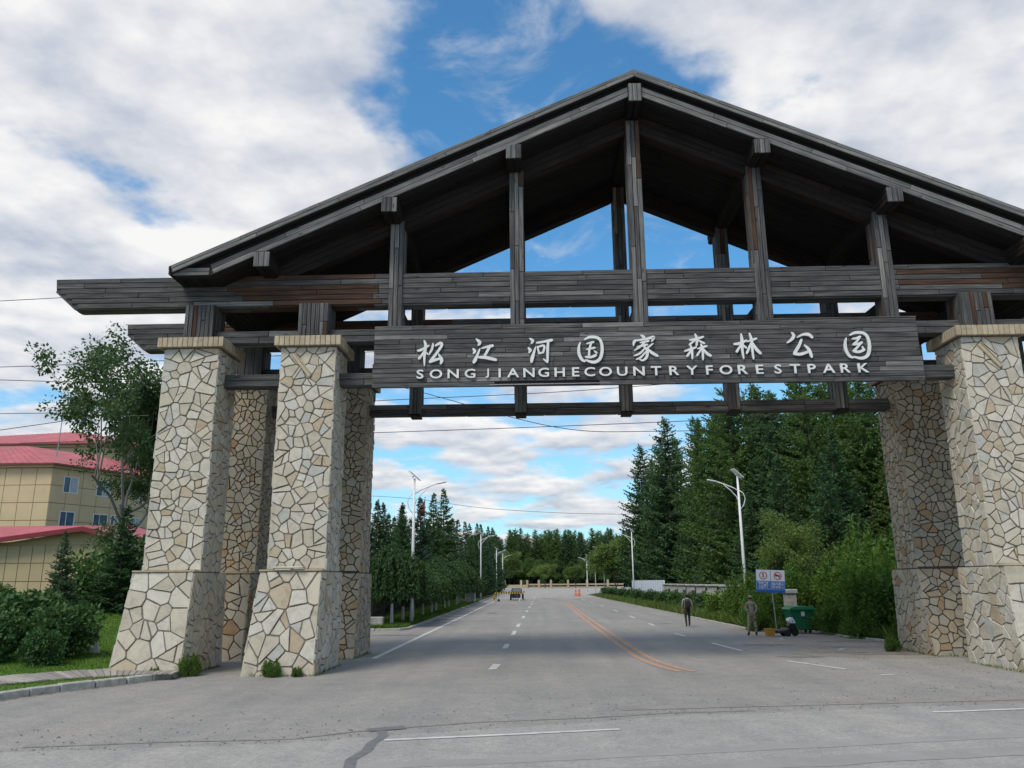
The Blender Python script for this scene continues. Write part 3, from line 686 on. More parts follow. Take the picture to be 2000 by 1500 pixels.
# --- roof ---------------------------------------------------------------------
roof = empty('timber_roof', T(XC, (YC + YRC) / 2, 12.1), 'wide dark timber gable roof spanning both frames of the gate', 'roof')
XE0, XE1 = XC - 14.7, XC + 14.7; dvv = .88
mb = MB()
for s in (-1, 1):
    xe = XC + s * 14.7; prof = [(XC, 18.66), (xe, roof_z(xe) - .04), (xe + s * -.02, roof_z(xe) - .30), (xe - s * 1.25, roof_z(xe) - .32), (XC, 18.66 - dvv + .06)]
    mb.prism(prof if s < 0 else prof[::-1], YG + .32, YGR - .32)
deck = mb.obj('roof_deck', M_core, roof)
sl = math.sqrt(1 + SLOPE ** 2)
for yf, nn in ((YG, -Y3), (YGR, Y3)):
    vis = nn.y < 0
    for s in (-1, 1):
        u = Vector((s, 0, -SLOPE)).normalized(); vdn = Vector((0, 0, -1)); xe = XC + s * 14.7
        L = 14.7 * sl; perp = Vector((-SLOPE * s, 0, -1)).normalized()
        o1 = Vector((XC, yf, 18.70))
        # upper fascia (two boards), recessed dark band, lower fascia (two boards)
        fb = MB(); q = [(XC, 18.69), (xe, roof_z(xe) - .01), (xe, roof_z(xe) - .26), (XC, 18.44)]; ya, yb = (yf + .03, yf + .34) if vis else (yf - .34, yf - .03)
        fb.prism(q if s < 0 else q[::-1], ya, yb); fo = fb.obj('upper_fascia', M_core, roof)
        planks(fo, o1 + Vector((0, .03 if vis else -.03, 0)) + perp * .005, u, perp, nn, L, .25, 2, (2.2, 4.2), lambda c: M_woodl if prg.random() < .9 else M_wood, .03, .010)
        lb = MB(); xk = xe - s * 1.2; q = [(XC, 18.22), (xk, roof_z(xk) - .48), (xk, roof_z(xk) - .84), (XC, 17.86)]
        ya, yb = (yf + .17, yf + .34) if vis else (yf - .34, yf - .17); lb.prism(q if s < 0 else q[::-1], ya, yb)
        # flat return at the eave
        zr = roof_z(xe) - .02; q = [(xk, zr - .02), (xe - s * .03, zr - .02), (xe - s * .10, zr - .28), (xk, zr - .28)]; lb.prism(q if s > 0 else q[::-1], ya + .004, yb)
        lo = lb.obj('lower_fascia', M_core, roof)
        planks(lo, Vector((XC, yf + (.17 if vis else -.17), 18.22)), u, perp, nn, abs(xk - XC) * sl, .335, 2, (2.2, 4.2), lambda c: M_woodl if prg.random() < .92 else M_wood, .035, .010)
        planks(lo, Vector((min(xk, xe - s * .03), yf + (.17 if vis else -.17), zr - .28)), X3, Z3, nn, 1.17, .26, 2, (3, 4), M_woodl, .035)
# eave edges
for s in (-1, 1):
    xe = XC + s * 14.7; mb = MB(); mb.box((-.03, YG + .03, -.30), (.03, YGR - .03, 0)); eo = mb.obj('eave_fascia', M_core, roof, T(xe, 0, roof_z(xe)))
    planks(eo, (xe + s * .03, YG + .03, roof_z(xe) - .30), Y3, Z3, X3 * s, YGR - YG - .06, .29, 2, (2.5, 4), wmat, .025)
# soffit boards running down the slope
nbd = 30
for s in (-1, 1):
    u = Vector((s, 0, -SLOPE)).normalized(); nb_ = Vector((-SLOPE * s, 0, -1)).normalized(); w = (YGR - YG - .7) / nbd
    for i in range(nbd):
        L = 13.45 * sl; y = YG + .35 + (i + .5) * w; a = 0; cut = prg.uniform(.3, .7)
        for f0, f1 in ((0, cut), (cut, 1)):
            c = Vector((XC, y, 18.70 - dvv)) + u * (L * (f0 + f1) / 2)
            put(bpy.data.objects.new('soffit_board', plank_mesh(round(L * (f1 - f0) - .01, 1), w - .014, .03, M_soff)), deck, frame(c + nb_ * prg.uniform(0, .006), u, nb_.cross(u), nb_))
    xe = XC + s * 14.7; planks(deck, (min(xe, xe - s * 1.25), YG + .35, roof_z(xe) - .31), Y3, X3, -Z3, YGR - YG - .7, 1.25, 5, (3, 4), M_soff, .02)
# purlins
for k in range(-3, 4):
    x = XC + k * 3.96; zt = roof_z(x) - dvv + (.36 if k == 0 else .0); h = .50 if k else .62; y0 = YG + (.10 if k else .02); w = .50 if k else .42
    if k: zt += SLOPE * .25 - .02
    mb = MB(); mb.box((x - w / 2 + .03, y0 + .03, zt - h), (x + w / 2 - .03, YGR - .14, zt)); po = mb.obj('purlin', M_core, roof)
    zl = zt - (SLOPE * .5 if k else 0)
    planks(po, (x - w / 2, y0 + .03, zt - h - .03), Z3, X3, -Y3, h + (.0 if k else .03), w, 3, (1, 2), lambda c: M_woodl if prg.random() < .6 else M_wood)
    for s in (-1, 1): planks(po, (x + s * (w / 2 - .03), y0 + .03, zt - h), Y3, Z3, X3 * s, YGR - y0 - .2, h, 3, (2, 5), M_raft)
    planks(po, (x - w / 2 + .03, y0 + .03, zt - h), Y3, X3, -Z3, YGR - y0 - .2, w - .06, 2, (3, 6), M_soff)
# rafters under the soffit, in the two frame planes
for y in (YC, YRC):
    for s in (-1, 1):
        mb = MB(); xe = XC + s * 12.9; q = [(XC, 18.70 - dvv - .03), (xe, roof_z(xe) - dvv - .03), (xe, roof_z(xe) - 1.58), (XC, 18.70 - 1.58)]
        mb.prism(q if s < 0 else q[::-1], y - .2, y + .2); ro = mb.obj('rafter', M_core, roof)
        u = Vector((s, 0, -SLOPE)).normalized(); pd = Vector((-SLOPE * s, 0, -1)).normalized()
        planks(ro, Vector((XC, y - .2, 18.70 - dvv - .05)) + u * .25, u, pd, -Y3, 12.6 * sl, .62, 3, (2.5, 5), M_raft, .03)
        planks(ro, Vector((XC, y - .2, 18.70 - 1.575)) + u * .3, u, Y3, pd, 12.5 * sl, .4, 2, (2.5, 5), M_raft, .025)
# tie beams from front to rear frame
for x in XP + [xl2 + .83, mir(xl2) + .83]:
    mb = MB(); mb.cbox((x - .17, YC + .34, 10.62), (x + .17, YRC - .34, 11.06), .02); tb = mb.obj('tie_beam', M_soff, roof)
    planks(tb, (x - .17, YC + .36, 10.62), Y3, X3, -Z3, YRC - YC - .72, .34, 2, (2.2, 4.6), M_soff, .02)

# --- sign ------------------------------------------------------------------
YS = 23.60; SX0, SX1, SZ0, SZ1 = XC - 8.38, XC + 8.38, 8.26, 10.26
sign = empty('sign_board', T(XC, YS, SZ0), 'long weathered plank sign with white Chinese characters and capital letters', 'sign')
mb = MB(); mb.box((SX0 + .04, YS + .03, SZ0 + .03), (SX1 - .04, YS + .18, SZ1 - .03)); bo = mb.obj('backing', M_core, sign)
for x in XP:
    b2 = MB(); b2.box((x - .15, YS + .18, SZ0 + .1), (x + .15, YC - .33, SZ1 - .1)); b2.obj('bracket', M_core, sign)
rows = 13; h = (SZ1 - SZ0) / rows
for r in range(rows):
    L = SX1 - SX0 + (.0 if r > 4 else .08); ox = SX0 - (.0 if r > 4 else .03)
    planks(bo, (ox, YS + .03, SZ0 + r * h), X3, Z3, -Y3, L, h, 1, (1.9, 4.4), lambda c: M_wood if prg.random() < .86 else (M_woodl if prg.random() < .985 else M_woodo), .04, .011, jog=.0008,
           skip=(lambda a, b, k, r=r: r == 0 and 3.0 < (a + b) / 2 < 7.6))
planks(bo, (XC + 4.0, YS + .03, SZ1), X3, Z3, -Y3, 4.4, .06, 1, (3, 5), M_wood, .04)
planks(bo, (SX0, YS + .03, SZ0), X3, Z3, -Y3, 3.6, h, 1, (1.5, 2.4), M_wood, .032); planks(bo, (SX0 + 7.2, YS + .03, SZ0), X3, Z3, -Y3, 3.2, h, 1, (1.5, 2.4), M_wood, .032)
b2 = MB(); b2.tube([(SX0 + 3.6, YS, SZ0 + .05), (SX0 + 7.3, YS, SZ0 + .06)], .018, 6); b2.obj('bare_batten', M_steel, sign)
LX = [-3.46, -2.97, -2.44, -1.92, -1.39, -1.01, -0.6, -0.11, 0.34, 0.83, 1.32, 1.75, 2.23, 2.74, 3.25, 3.77, 4.32, 4.86, 5.39, 5.89, 6.4, 6.91, 7.46, 7.98, 8.48, 8.99, 9.49, 10.03]
def text_mesh(s, depth, m, bold=0.0):
    c = bpy.data.curves.new('txt', 'FONT'); c.body = s; c.size = 1; c.extrude = depth; c.offset = bold; c.align_x = 'CENTER'; c.align_y = 'CENTER'; c.resolution_u = 4
    o = bpy.data.objects.new('txt', c); COL.objects.link(o); bpy.context.view_layer.update()
    me = bpy.data.meshes.new_from_object(o.evaluated_get(bpy.context.evaluated_depsgraph_get())); bpy.data.objects.remove(o); bpy.data.curves.remove(c)
    me.materials.clear(); me.materials.append(m); return me
_tx = {}
for i, ch in enumerate('SONGJIANGHECOUNTRYFORESTPARK'):
    if ch not in _tx: 
        me = text_mesh(ch, .05, M_letter, .014); me.name = 'letter'
        zs = [v.co.y for v in me.vertices]; xs2 = [v.co.x for v in me.vertices]; cz = (max(zs) + min(zs)) / 2; cxm = (max(xs2) + min(xs2)) / 2; kk = .285 / (max(zs) - min(zs))
        for v in me.vertices: v.co.x = (v.co.x - cxm) * kk * 1.3; v.co.y = (v.co.y - cz) * kk; v.co.z *= .55
        _tx[ch] = me
    put(bpy.data.objects.new('letter', _tx[ch]), sign, frame((LX[i], YS - .055, 8.665), X3, Z3, -Y3))
GL = [
 [[(2,60,7),(20,65,9),(46,80,6)],[(27,99,6),(33,80,10),(29,40,9),(30,2,4)],[(29,60,6),(18,42,8),(8,30,10)],[(34,55,4),(42,46,6)],[(62,88,5),(58,66,8),(46,44,4)],[(70,78,6),(90,88,10),(96,80,9),(78,52,9),(52,18,10)],[(50,17,10),(75,25,9),(96,30,6)],[(84,46,5),(96,24,12),(92,8,6)]],
 [[(20,99,4),(34,85,13),(28,74,5)],[(8,62,5),(15,52,11),(9,42,4)],[(10,8,9),(18,20,12),(36,62,4)],[(42,62,5),(64,68,8),(86,72,10)],[(74,70,10),(62,48,9),(50,26,9)],[(30,28,8),(60,26,11),(98,17,10)]],
 [[(10,98,4),(22,88,11),(16,78,5)],[(4,62,5),(12,52,11),(6,42,4)],[(16,6,8),(20,24,12),(34,66,4)],[(36,80,6),(66,84,8),(98,90,10)],[(40,66,6),(46,38,7)],[(42,64,6),(66,68,8),(62,42,7)],[(46,40,6),(64,43,6)],[(82,86,8),(79,50,10),(78,4,7)],[(78,5,8),(62,18,4)]],
 [[(12,80,4),(6,62,9),(6,36,11),(16,14,10),(28,6,6)],[(28,90,6),(50,99,9),(78,96,10),(92,80,10),(95,45,11),(84,14,11),(60,3,10),(30,12,6)],[(36,74,5),(64,80,8)],[(34,52,5),(68,58,8)],[(54,78,8),(46,50,8),(44,26,8)],[(30,24,7),(50,22,8),(72,30,9)],[(64,46,4),(74,38,8)]],
 [[(38,99,4),(50,90,11),(48,82,4)],[(8,58,4),(12,74,10),(20,80,6)],[(18,78,6),(60,84,8),(88,90,10),(78,74,5)],[(34,70,5),(68,76,8)],[(54,74,7),(36,56,7),(10,40,4)],[(22,54,5),(62,62,8)],[(46,58,6),(60,38,9),(56,14,10),(40,2,6),(28,8,4)],[(50,46,6),(30,28,7),(8,20,4)],[(54,34,6),(34,14,7),(16,6,4)],[(84,66,5),(60,48,7)],[(58,48,6),(78,30,10),(99,18,9)]],
 [[(22,76,6),(50,80,8),(76,88,7)],[(44,99,5),(50,80,9),(47,54,7)],[(46,78,6),(20,58,8)],[(50,76,5),(78,62,8)],[(0,34,6),(22,40,8),(46,48,6)],[(24,56,5),(28,36,9),(28,4,6)],[(27,38,6),(8,14,9)],[(50,42,5),(86,52,8)],[(64,60,5),(69,40,9),(68,0,6)],[(66,44,6),(46,16,8)],[(70,42,6),(84,24,10),(99,14,9)]],
 [[(0,58,7),(22,60,10),(50,72,6)],[(30,97,5),(32,70,11),(30,36,9),(33,2,5)],[(30,58,7),(16,40,8),(8,28,9)],[(34,54,5),(46,42,8)],[(50,66,5),(88,78,8)],[(62,99,5),(68,72,10),(68,36,9),(70,0,6)],[(67,64,6),(46,22,9)],[(70,62,6),(84,36,11),(99,20,9)]],
 [[(20,99,5),(28,88,10),(20,74,10),(0,60,6)],[(40,80,5),(62,90,8),(84,90,11),(98,78,9)],[(56,72,8),(44,48,10),(24,20,11)],[(22,18,10),(48,16,10),(80,26,8)],[(64,50,5),(80,32,11),(88,4,9)]],
 [[(12,80,4),(6,60,9),(6,34,11),(16,12,10),(30,4,6)],[(26,90,6),(48,99,9),(78,97,10),(93,80,10),(96,45,11),(86,14,11),(62,2,10),(32,8,6)],[(34,76,6),(52,78,8),(66,84,8)],[(64,82,7),(50,66,7),(36,54,8)],[(34,54,7),(54,56,8),(70,62,8)],[(66,60,7),(46,40,8),(34,28,9)],[(34,28,8),(54,26,9),(76,34,8)],[(74,33,7),(68,46,5)]]]
CX = [-3.17, -1.5, 0.24, 1.79, 3.45, 5.07, 6.59, 8.21, 9.92]; CZ = [9.33, 9.36, 9.36, 9.36, 9.40, 9.41, 9.41, 9.41, 9.37]
def cat(a, b, c, d, t): return .5 * (2 * b + (c - a) * t + (2 * a - 5 * b + 4 * c - d) * t * t + (3 * b - a - 3 * c + d) * t ** 3)
def glyph(strokes):
    mb = MB()
    for si, st_ in enumerate(strokes):
        P = [Vector(p) for p in st_]; P = [P[0]] + P + [P[-1]]; S = []
        for i in range(1, len(P) - 2):
            for k in range(5): S.append(Vector([cat(P[i - 1][j], P[i][j], P[i + 1][j], P[i + 2][j], k / 5) for j in range(3)]))
        S.append(P[-2]); top = .052 + si * .0012; vs = []
        n = len(S)
        for i, p in enumerate(S):
            d = (S[min(i + 1, n - 1)] - S[max(i - 1, 0)]); d.z = 0; d.normalize(); q = Vector((-d.y, d.x, 0)); w = p.z * .54
            c = Vector((p.x, p.y, 0))
            if i == 0: c -= d * w * .5
            if i == n - 1: c += d * w * .5
            if i in (0, n - 1): w *= .55
            for sgn, z in ((1, 0), (1, top), (-1, top), (-1, 0)): v_ = c + q * w * sgn; vs.append(((v_.x - 50) / 100, (v_.y - 50) / 100, z / .84))
        fs = [(4 * i + k, 4 * i + 4 + k, 4 * i + 4 + (k + 1) % 4, 4 * i + (k + 1) % 4) for i in range(n - 1) for k in range(4)] + [(3, 2, 1, 0), (4 * n - 4, 4 * n - 3, 4 * n - 2, 4 * n - 1)]
        mb.add(vs, fs)
    return mb
for i, g in enumerate(GL):
    glyph(g).obj('character', M_letter, sign, frame((CX[i], YS - .03, CZ[i]), X3, Z3, -Y3) @ Matrix.Diagonal((.80, .84, .84, 1)))

# ------------------------------------------------------------------ vegetation
def leaf_quads(P, D, Nn, L, W, shape='diamond'):
    """P base points, D directions, Nn side vectors; arrays (n,3); L, W arrays"""
    L = np.asarray(L)[:, None]; W = np.asarray(W)[:, None]
    a = P; b = P + D * L * .45 + Nn * W * .5; c = P + D * L; d = P + D * L * .45 - Nn * W * .5
    V = np.stack([a, b, c, d], 1).reshape(-1, 3); F = np.arange(len(V)).reshape(-1, 4); return V, F
def unit(a): return a / np.maximum(np.linalg.norm(a, axis=1, keepdims=True), 1e-6)
def rand_perp(D, g):
    r = g.normal(size=D.shape); return unit(np.cross(D, r))
def conifer(name, label, cat_, group, h, r, seed, mat, z0=.04, step=.32, nb=7, droop=.35, upt=.25, sp=.11, ll=.34, lw=.10, gap=.0, hang=.0, expo=.85, ragged=.25):
    g = np.random.default_rng(seed); tm = MB(); lean = g.normal(size=2) * .012 * h
    tm.tube([(0, 0, -.1), (lean[0] * .3, lean[1] * .3, h * .4), (lean[0], lean[1], h * .98)], [h * .014 + .03, h * .009 + .02, .015], 7)
    Ps, Ds, Ls, Ws = [], [], [], []; z = h * z0
    while z < h * .985:
        t = z / h; rr = r * (1 - t) ** expo * min(1, .55 + t * 4)
        nbr = max(4, int(nb * (1 - .45 * t)))
        if g.random() > gap:
            for _ in range(nbr):
                Lb = max(.12, rr * g.uniform(1 - ragged * 1.6, 1 + ragged * .6)); az = g.uniform(0, 2 * math.pi); zz = z + g.uniform(-.5, .5) * step
                dx, dy = math.cos(az), math.sin(az); n = max(3, int(Lb / sp)); s = np.linspace(.12, 1, n) ** .9
                s = np.clip(s + g.normal(size=n) * .02, .05, 1.02)
                dr = droop * (1 - t * .9); px = lean[0] * t + dx * Lb * s; py = lean[1] * t + dy * Lb * s; pz = zz + Lb * (-dr * s + upt * s ** 2 * 1.1) + .12 * Lb * t
                base = np.stack([px, py, pz], 1); dirv = np.array([dx, dy, 0]); side = np.array([-dy, dx, 0])
                for sg in (-1, 1, 0):
                    if sg == 0:
                        if hang <= 0 and g.random() < .5: continue
                        d = dirv * .35 + np.array([0, 0, -1]) * (.25 + hang) + g.normal(size=(n, 3)) * .25 if hang > 0 else dirv * .8 + np.array([0, 0, .35]) + g.normal(size=(n, 3)) * .22
                    else: d = dirv * g.uniform(.45, .8) + side * sg * .75 + np.array([0, 0, -.10 - hang * .5]) + g.normal(size=(n, 3)) * .2
                    Ps.append(base); Ds.append(d); k = ll * (.55 + .75 * (1 - s)) * (.55 + .45 * (1 - t)) * g.uniform(.7, 1.25, n); Ls.append(k); Ws.append(lw * g.uniform(.7, 1.3, n) * (.6 + .4 * (1 - t)))
                if Lb > .9 and g.random() < .5: tm.tube([(lean[0] * t, lean[1] * t, zz), tuple(base[n // 2])], [.02 + .008 * Lb, .01], 4, cap=False)
        z += step * (1.15 - .5 * t) * g.uniform(.85, 1.15)
    for k in range(5):   # leader
        P0 = np.array([[lean[0], lean[1], h * (.955 + .009 * k)]] * 4); a = g.uniform(0, 6.28, 4); Ps.append(P0); Ds.append(np.stack([np.cos(a) * .5, np.sin(a) * .5, np.full(4, .85)], 1)); Ls.append(np.full(4, ll * .7)); Ws.append(np.full(4, lw * .6))
    P = np.concatenate(Ps); D = unit(np.concatenate(Ds)); V, F = leaf_quads(P, D, rand_perp(D, g), np.concatenate(Ls), np.concatenate(Ws))
    root = empty(name, T(0, 0), label, cat_, group); tm.obj('trunk', M_bark, root); put(bpy.data.objects.new('crown', npmesh('crown', V, F, mat)), root)
    return root
def scatter_leaves(C, Rr, n, g, L, W, mat_up=.4, shell=.55):
    """leaves in an ellipsoid cluster (numpy)"""
    d = unit(g.normal(size=(n, 3))); rad = shell + (1 - shell) * g.random(n) ** .7
    P = np.asarray(C) + d * rad[:, None] * np.asarray(Rr); D = unit(d * .7 + g.normal(size=(n, 3)) * .6 + np.array([0, 0, mat_up - .4]))
    return P, D, L * g.uniform(.6, 1.3, n), W * g.uniform(.7, 1.2, n)
def bush(name, label, cat_, group, rx, ry, h, seed, mat, nclump=26, per=130, L=.16, W=.09, stems=True, spiky=0., flower=None):
    g = np.random.default_rng(seed); acc = [[], [], [], []]; tm = MB(); tips = []
    for k in range(nclump):
        a = g.uniform(0, 6.28); q = g.random() ** .5 * 1.08; zc = h * (.10 + .80 * g.random()); sh = math.sqrt(max(.08, 1 - ((zc / h - .38) / .66) ** 2))
        c = np.array([rx * q * math.cos(a) * sh * .82, ry * q * math.sin(a) * sh * .82, zc * (1 + g.normal() * .06)]); cr_ = h * g.uniform(.08, .25)
        n = int(per * g.uniform(.6, 1.4))
        for A, B in zip(acc, scatter_leaves(c, (cr_ * 1.15, cr_ * 1.15, cr_ * (1 + spiky)), n, g, L, W)): A.append(B)
        tm.tube([(c[0] * .15, c[1] * .15, 0), (c[0] * .6, c[1] * .6, c[2] * .55), tuple(c)], [.018, .012, .006], 4, cap=False); tips.append(c + np.array([0, 0, cr_]))
        if spiky > 0:
            m = int(n * .5); zz = g.random(m); P = c + np.stack([g.normal(size=m) * cr_ * .3 * (1 - zz), g.normal(size=m) * cr_ * .3 * (1 - zz), cr_ * (.5 + zz * (1 + spiky) * 1.3)], 1)
            D = unit(g.normal(size=(m, 3)) * .7 + np.array([0, 0, .6])); acc[0].append(P); acc[1].append(D); acc[2].append(L * g.uniform(.5, 1.3, m)); acc[3].append(W * g.uniform(.7, 1.1, m))
    P, D, Lr, Wr = [np.concatenate(x) for x in acc]; ok = P[:, 2] > .02; P, D, Lr, Wr = P[ok], D[ok], Lr[ok], Wr[ok]
    V, F = leaf_quads(P, D, rand_perp(D, g), Lr, Wr); root = empty(name, T(0, 0), label, cat_, group)
    tm.obj('stems', M_bark, root); put(bpy.data.objects.new('foliage', npmesh('foliage', V, F, mat)), root)
    if flower:
        acc = [[], [], [], []]
        for c in tips[:flower]:
            for A, B in zip(acc, scatter_leaves(c, (.16, .16, .12), 60, g, .07, .06)): A.append(B)
        P, D, Lr, Wr = [np.concatenate(x) for x in acc]; V, F = leaf_quads(P, D, rand_perp(D, g), Lr, Wr); put(bpy.data.objects.new('blossom', npmesh('blossom', V, F, L_flower)), root)
    return root
def broadleaf(name, label, cat_, group, h, spread, seed, mat, bark, trunk_h=.3, nleaf=34, L=.13, W=.09, levels=4, up=.55, clump=.5, r0=.16):
    g = np.random.default_rng(seed); tm = MB(); acc = [[], [], [], []]
    def grow(p, d, L_, r_, lev):
        d = d / np.linalg.norm(d); mid = p + d * L_ * .5 + g.normal(size=3) * L_ * .05; q = p + d * L_ + g.normal(size=3) * L_ * .05
        tm.tube([tuple(p), tuple(mid), tuple(q)], [r_, r_ * .82, r_ * .62], 6 if lev < 2 else 4, cap=False)
        if lev >= levels - 1:
            for c, k in ((q, 1.), (mid, .7)):
                for A, B in zip(acc, scatter_leaves(c, np.array([clump, clump, clump * .75]) * k, int(nleaf * k), g, L, W, .1, .25)): A.append(B)
        if lev < levels:
            for _ in range(3 if lev < 2 else 2):
                nd = d * .75 + g.normal(size=3) * .55; nd[2] += up * .35; nd[0] *= spread; nd[1] *= spread
                grow(p + (q - p) * g.uniform(.55, 1), nd, L_ * g.uniform(.62, .85), r_ * .58, lev + 1)
    L0 = h * .30; nst = 3
    tm.tube([(0, 0, -.1), (.05, 0, h * trunk_h * .6), (0.02, .03, h * trunk_h)], [r0 * 1.2, r0, r0 * .9], 8, cap=False)
    for k in range(nst): a = 2.1 * k + g.uniform(0, 1); grow(np.array([0, 0, h * trunk_h * .92]), np.array([math.cos(a) * .38 * spread, math.sin(a) * .38 * spread, 1.0]), L0, r0 * .62, 0)
    P, D, Lr, Wr = [np.concatenate(x) for x in acc]; V, F = leaf_quads(P, D, rand_perp(D, g), Lr, Wr)
    root = empty(name, T(0, 0), label, cat_, group); tm.obj('trunk', bark, root); put(bpy.data.objects.new('crown', npmesh('crown', V, F, mat)), root); return root
def weeping(name, label, cat_, group, seed):
    g = np.random.default_rng(seed); tm = MB(); tm.tube([(0, 0, -.1), (.03, .02, 1.25), (.0, 0, 2.7)], [.095, .075, .06], 7); lm = MB(); lm.tube([(0, 0, -.05), (.026, .017, 1.08)], [.099, .083], 8)
    Ps, Ds, Ls, Ws = [], [], [], []
    for k in range(280):
        a = g.uniform(0, 6.28); rr = 1.9 * g.random() ** .55; ht = 3.65 - .38 * rr ** 1.5 + g.normal() * .12; low = 1.35 + .25 * g.random() + .5 * (1 - rr / 1.9) * g.random()
        dx, dy = math.cos(a), math.sin(a); n1, n2 = 7, 15
        arc = [(dx * rr * s, dy * rr * s, 2.6 + (ht - 2.6) * math.sin(s * math.pi / 2) + .25 * math.sin(s * math.pi)) for s in np.linspace(.2, 1, n1)]
        end = arc[-1]; hangp = [(end[0] + dx * .12 * s + g.normal() * .03, end[1] + dy * .12 * s + g.normal() * .03, end[2] + (low - end[2]) * s) for s in np.linspace(.06, 1, n2)]
        if k % 4 == 0: tm.tube([(0, 0, 2.6), arc[3], arc[-1]], [.03, .02, .01], 4, cap=False)
        B = np.array(arc + hangp); n = len(B)
        for q in range(3): Ps.append(B + g.normal(size=B.shape) * .05); Ds.append(g.normal(size=B.shape) * .5 + np.array([dx * .35, dy * .35, -.75])); Ls.append(g.uniform(.13, .26, n)); Ws.append(g.uniform(.05, .09, n))
    P = np.concatenate(Ps); D = unit(np.concatenate(Ds)); V, F = leaf_quads(P, D, rand_perp(D, g), np.concatenate(Ls), np.concatenate(Ws))
    root = empty(name, T(0, 0), label, cat_, group); tm.obj('trunk', M_bark, root); lm.obj('limewash_band', M_lime, root); put(bpy.data.objects.new('crown', npmesh('crown', V, F, mat_w)), root); return root
mat_w = L_weep
def place(src, used, x, y, s=1, rz=0, sz=None, z=0, **props):
    m = Matrix.Translation((x, y, z)) @ Matrix.Rotation(rz, 4, 'Z') @ Matrix.Diagonal((s, s, sz or s, 1))
    if src.name not in used:
        used.add(src.name); src.matrix_local = m; WM[src.name] = m
        for k, v in props.items(): src[k] = v
        return src
    return copy_tree(src, m, **props)
ORD = 'first second third fourth fifth sixth seventh eighth ninth tenth eleventh twelfth thirteenth fourteenth'.split()
USED = set(); vr = random.Random(5)
def pl(srcs, x, y, s=1, sz=None, z=0, **k): return place(srcs[vr.randrange(len(srcs))] if isinstance(srcs, list) else srcs, USED, x, y, s, vr.uniform(0, 6.28), sz, z, **k)

# spruces behind the left verge: unit height 10 m
SP = [conifer('spruce_tree', 'dark spruce', 'tree', None, 10, 2.6, 100 + i, m, step=.25, nb=10, droop=.30, upt=.30, sp=.11, ll=.42, lw=.16) for i, m in enumerate((L_spruce, L_bspruce, L_spruce))]
G1 = 'spruces behind the left verge'
rowL = [(-12.6, 49, 7.2, 'first spruce of the left row, half hidden by the stone pillar'), (-12.6, 58, 9.6, 'spruce left of the near street lamp, two spiky tops against the cloud'), (-12.9, 65, 9.0, 'spruce directly behind the pole of the near left street lamp'),
        (-12.3, 74, 9.6, 'spruce just left of the red flag'), (-12.2, 87, 11.4, 'spruce just right of the red flag'), (-12.4, 97, 12.9, 'tall spruce second from the red flag towards the road'), (-12.0, 107, 14.6, 'tallest spiky spruce in the left row'),
        (-13.2, 53.5, 8.3, 'short spruce between the first two spiky tops of the left row'), (-13.4, 61.5, 8.7, 'spruce just left of the near left street lamp, set further back'), (-13.0, 69.5, 9.2, 'spruce filling the gap right of the near left lamp pole'), (-13.2, 80.5, 10.0, 'spruce directly under the red flag'),
        (-12.2, 117, 11.4, None), (-12.4, 128, 12.0, None), (-12, 140, 12.6, None), (-12.3, 154, 13.2, None), (-12, 170, 14.4, None), (-12.5, 188, 15.4, None), (-12, 210, 16.4, None), (-12.4, 236, 17.8, None)]
for x, y, h, lb in rowL:
    pl(SP, x, y, h / 10 * 1.0, h / 10, label=lb or ORD[rowL.index((x, y, h, lb)) - 10] + ' spruce beyond the tallest spiky one in the left row', group=G1)
for k, (y, h) in enumerate([(118, 8.5), (126, 9.5), (135, 9), (145, 10.5), (156, 10), (167, 11), (179, 10.5), (192, 12), (201, 11)]): pl(SP, -9.3 + vr.uniform(-.3, .3), y, h / 10, label=ORD[k] + ' spruce at the kerb beyond the last weeping tree on the left', group='kerbside spruces far on the left')
for k in range(19): pl(SP, -15.2 + vr.uniform(-1.2, 1.2), 46 + k * 5.6 + vr.uniform(-1.5, 1.5), .78 + .022 * k, label='dark spruce in the second row behind the left verge', group='second row of spruces on the left')
WP = [weeping('weeping_tree', 'weeping tree', 'tree', None, 40 + i) for i in range(2)]
yy = 46.8
for k in range(11):
    pl(WP, -8.1 + vr.uniform(-.35, .2), yy, vr.uniform(.92, 1.12), vr.uniform(.9, 1.3), label=('weeping tree nearest the gate on the left verge, beside the near lamp' if k == 0 else ORD[k] + ' weeping tree from the gate in the left kerbside row'), group='weeping trees along the left kerb'); yy += 3.9 + .22 * k
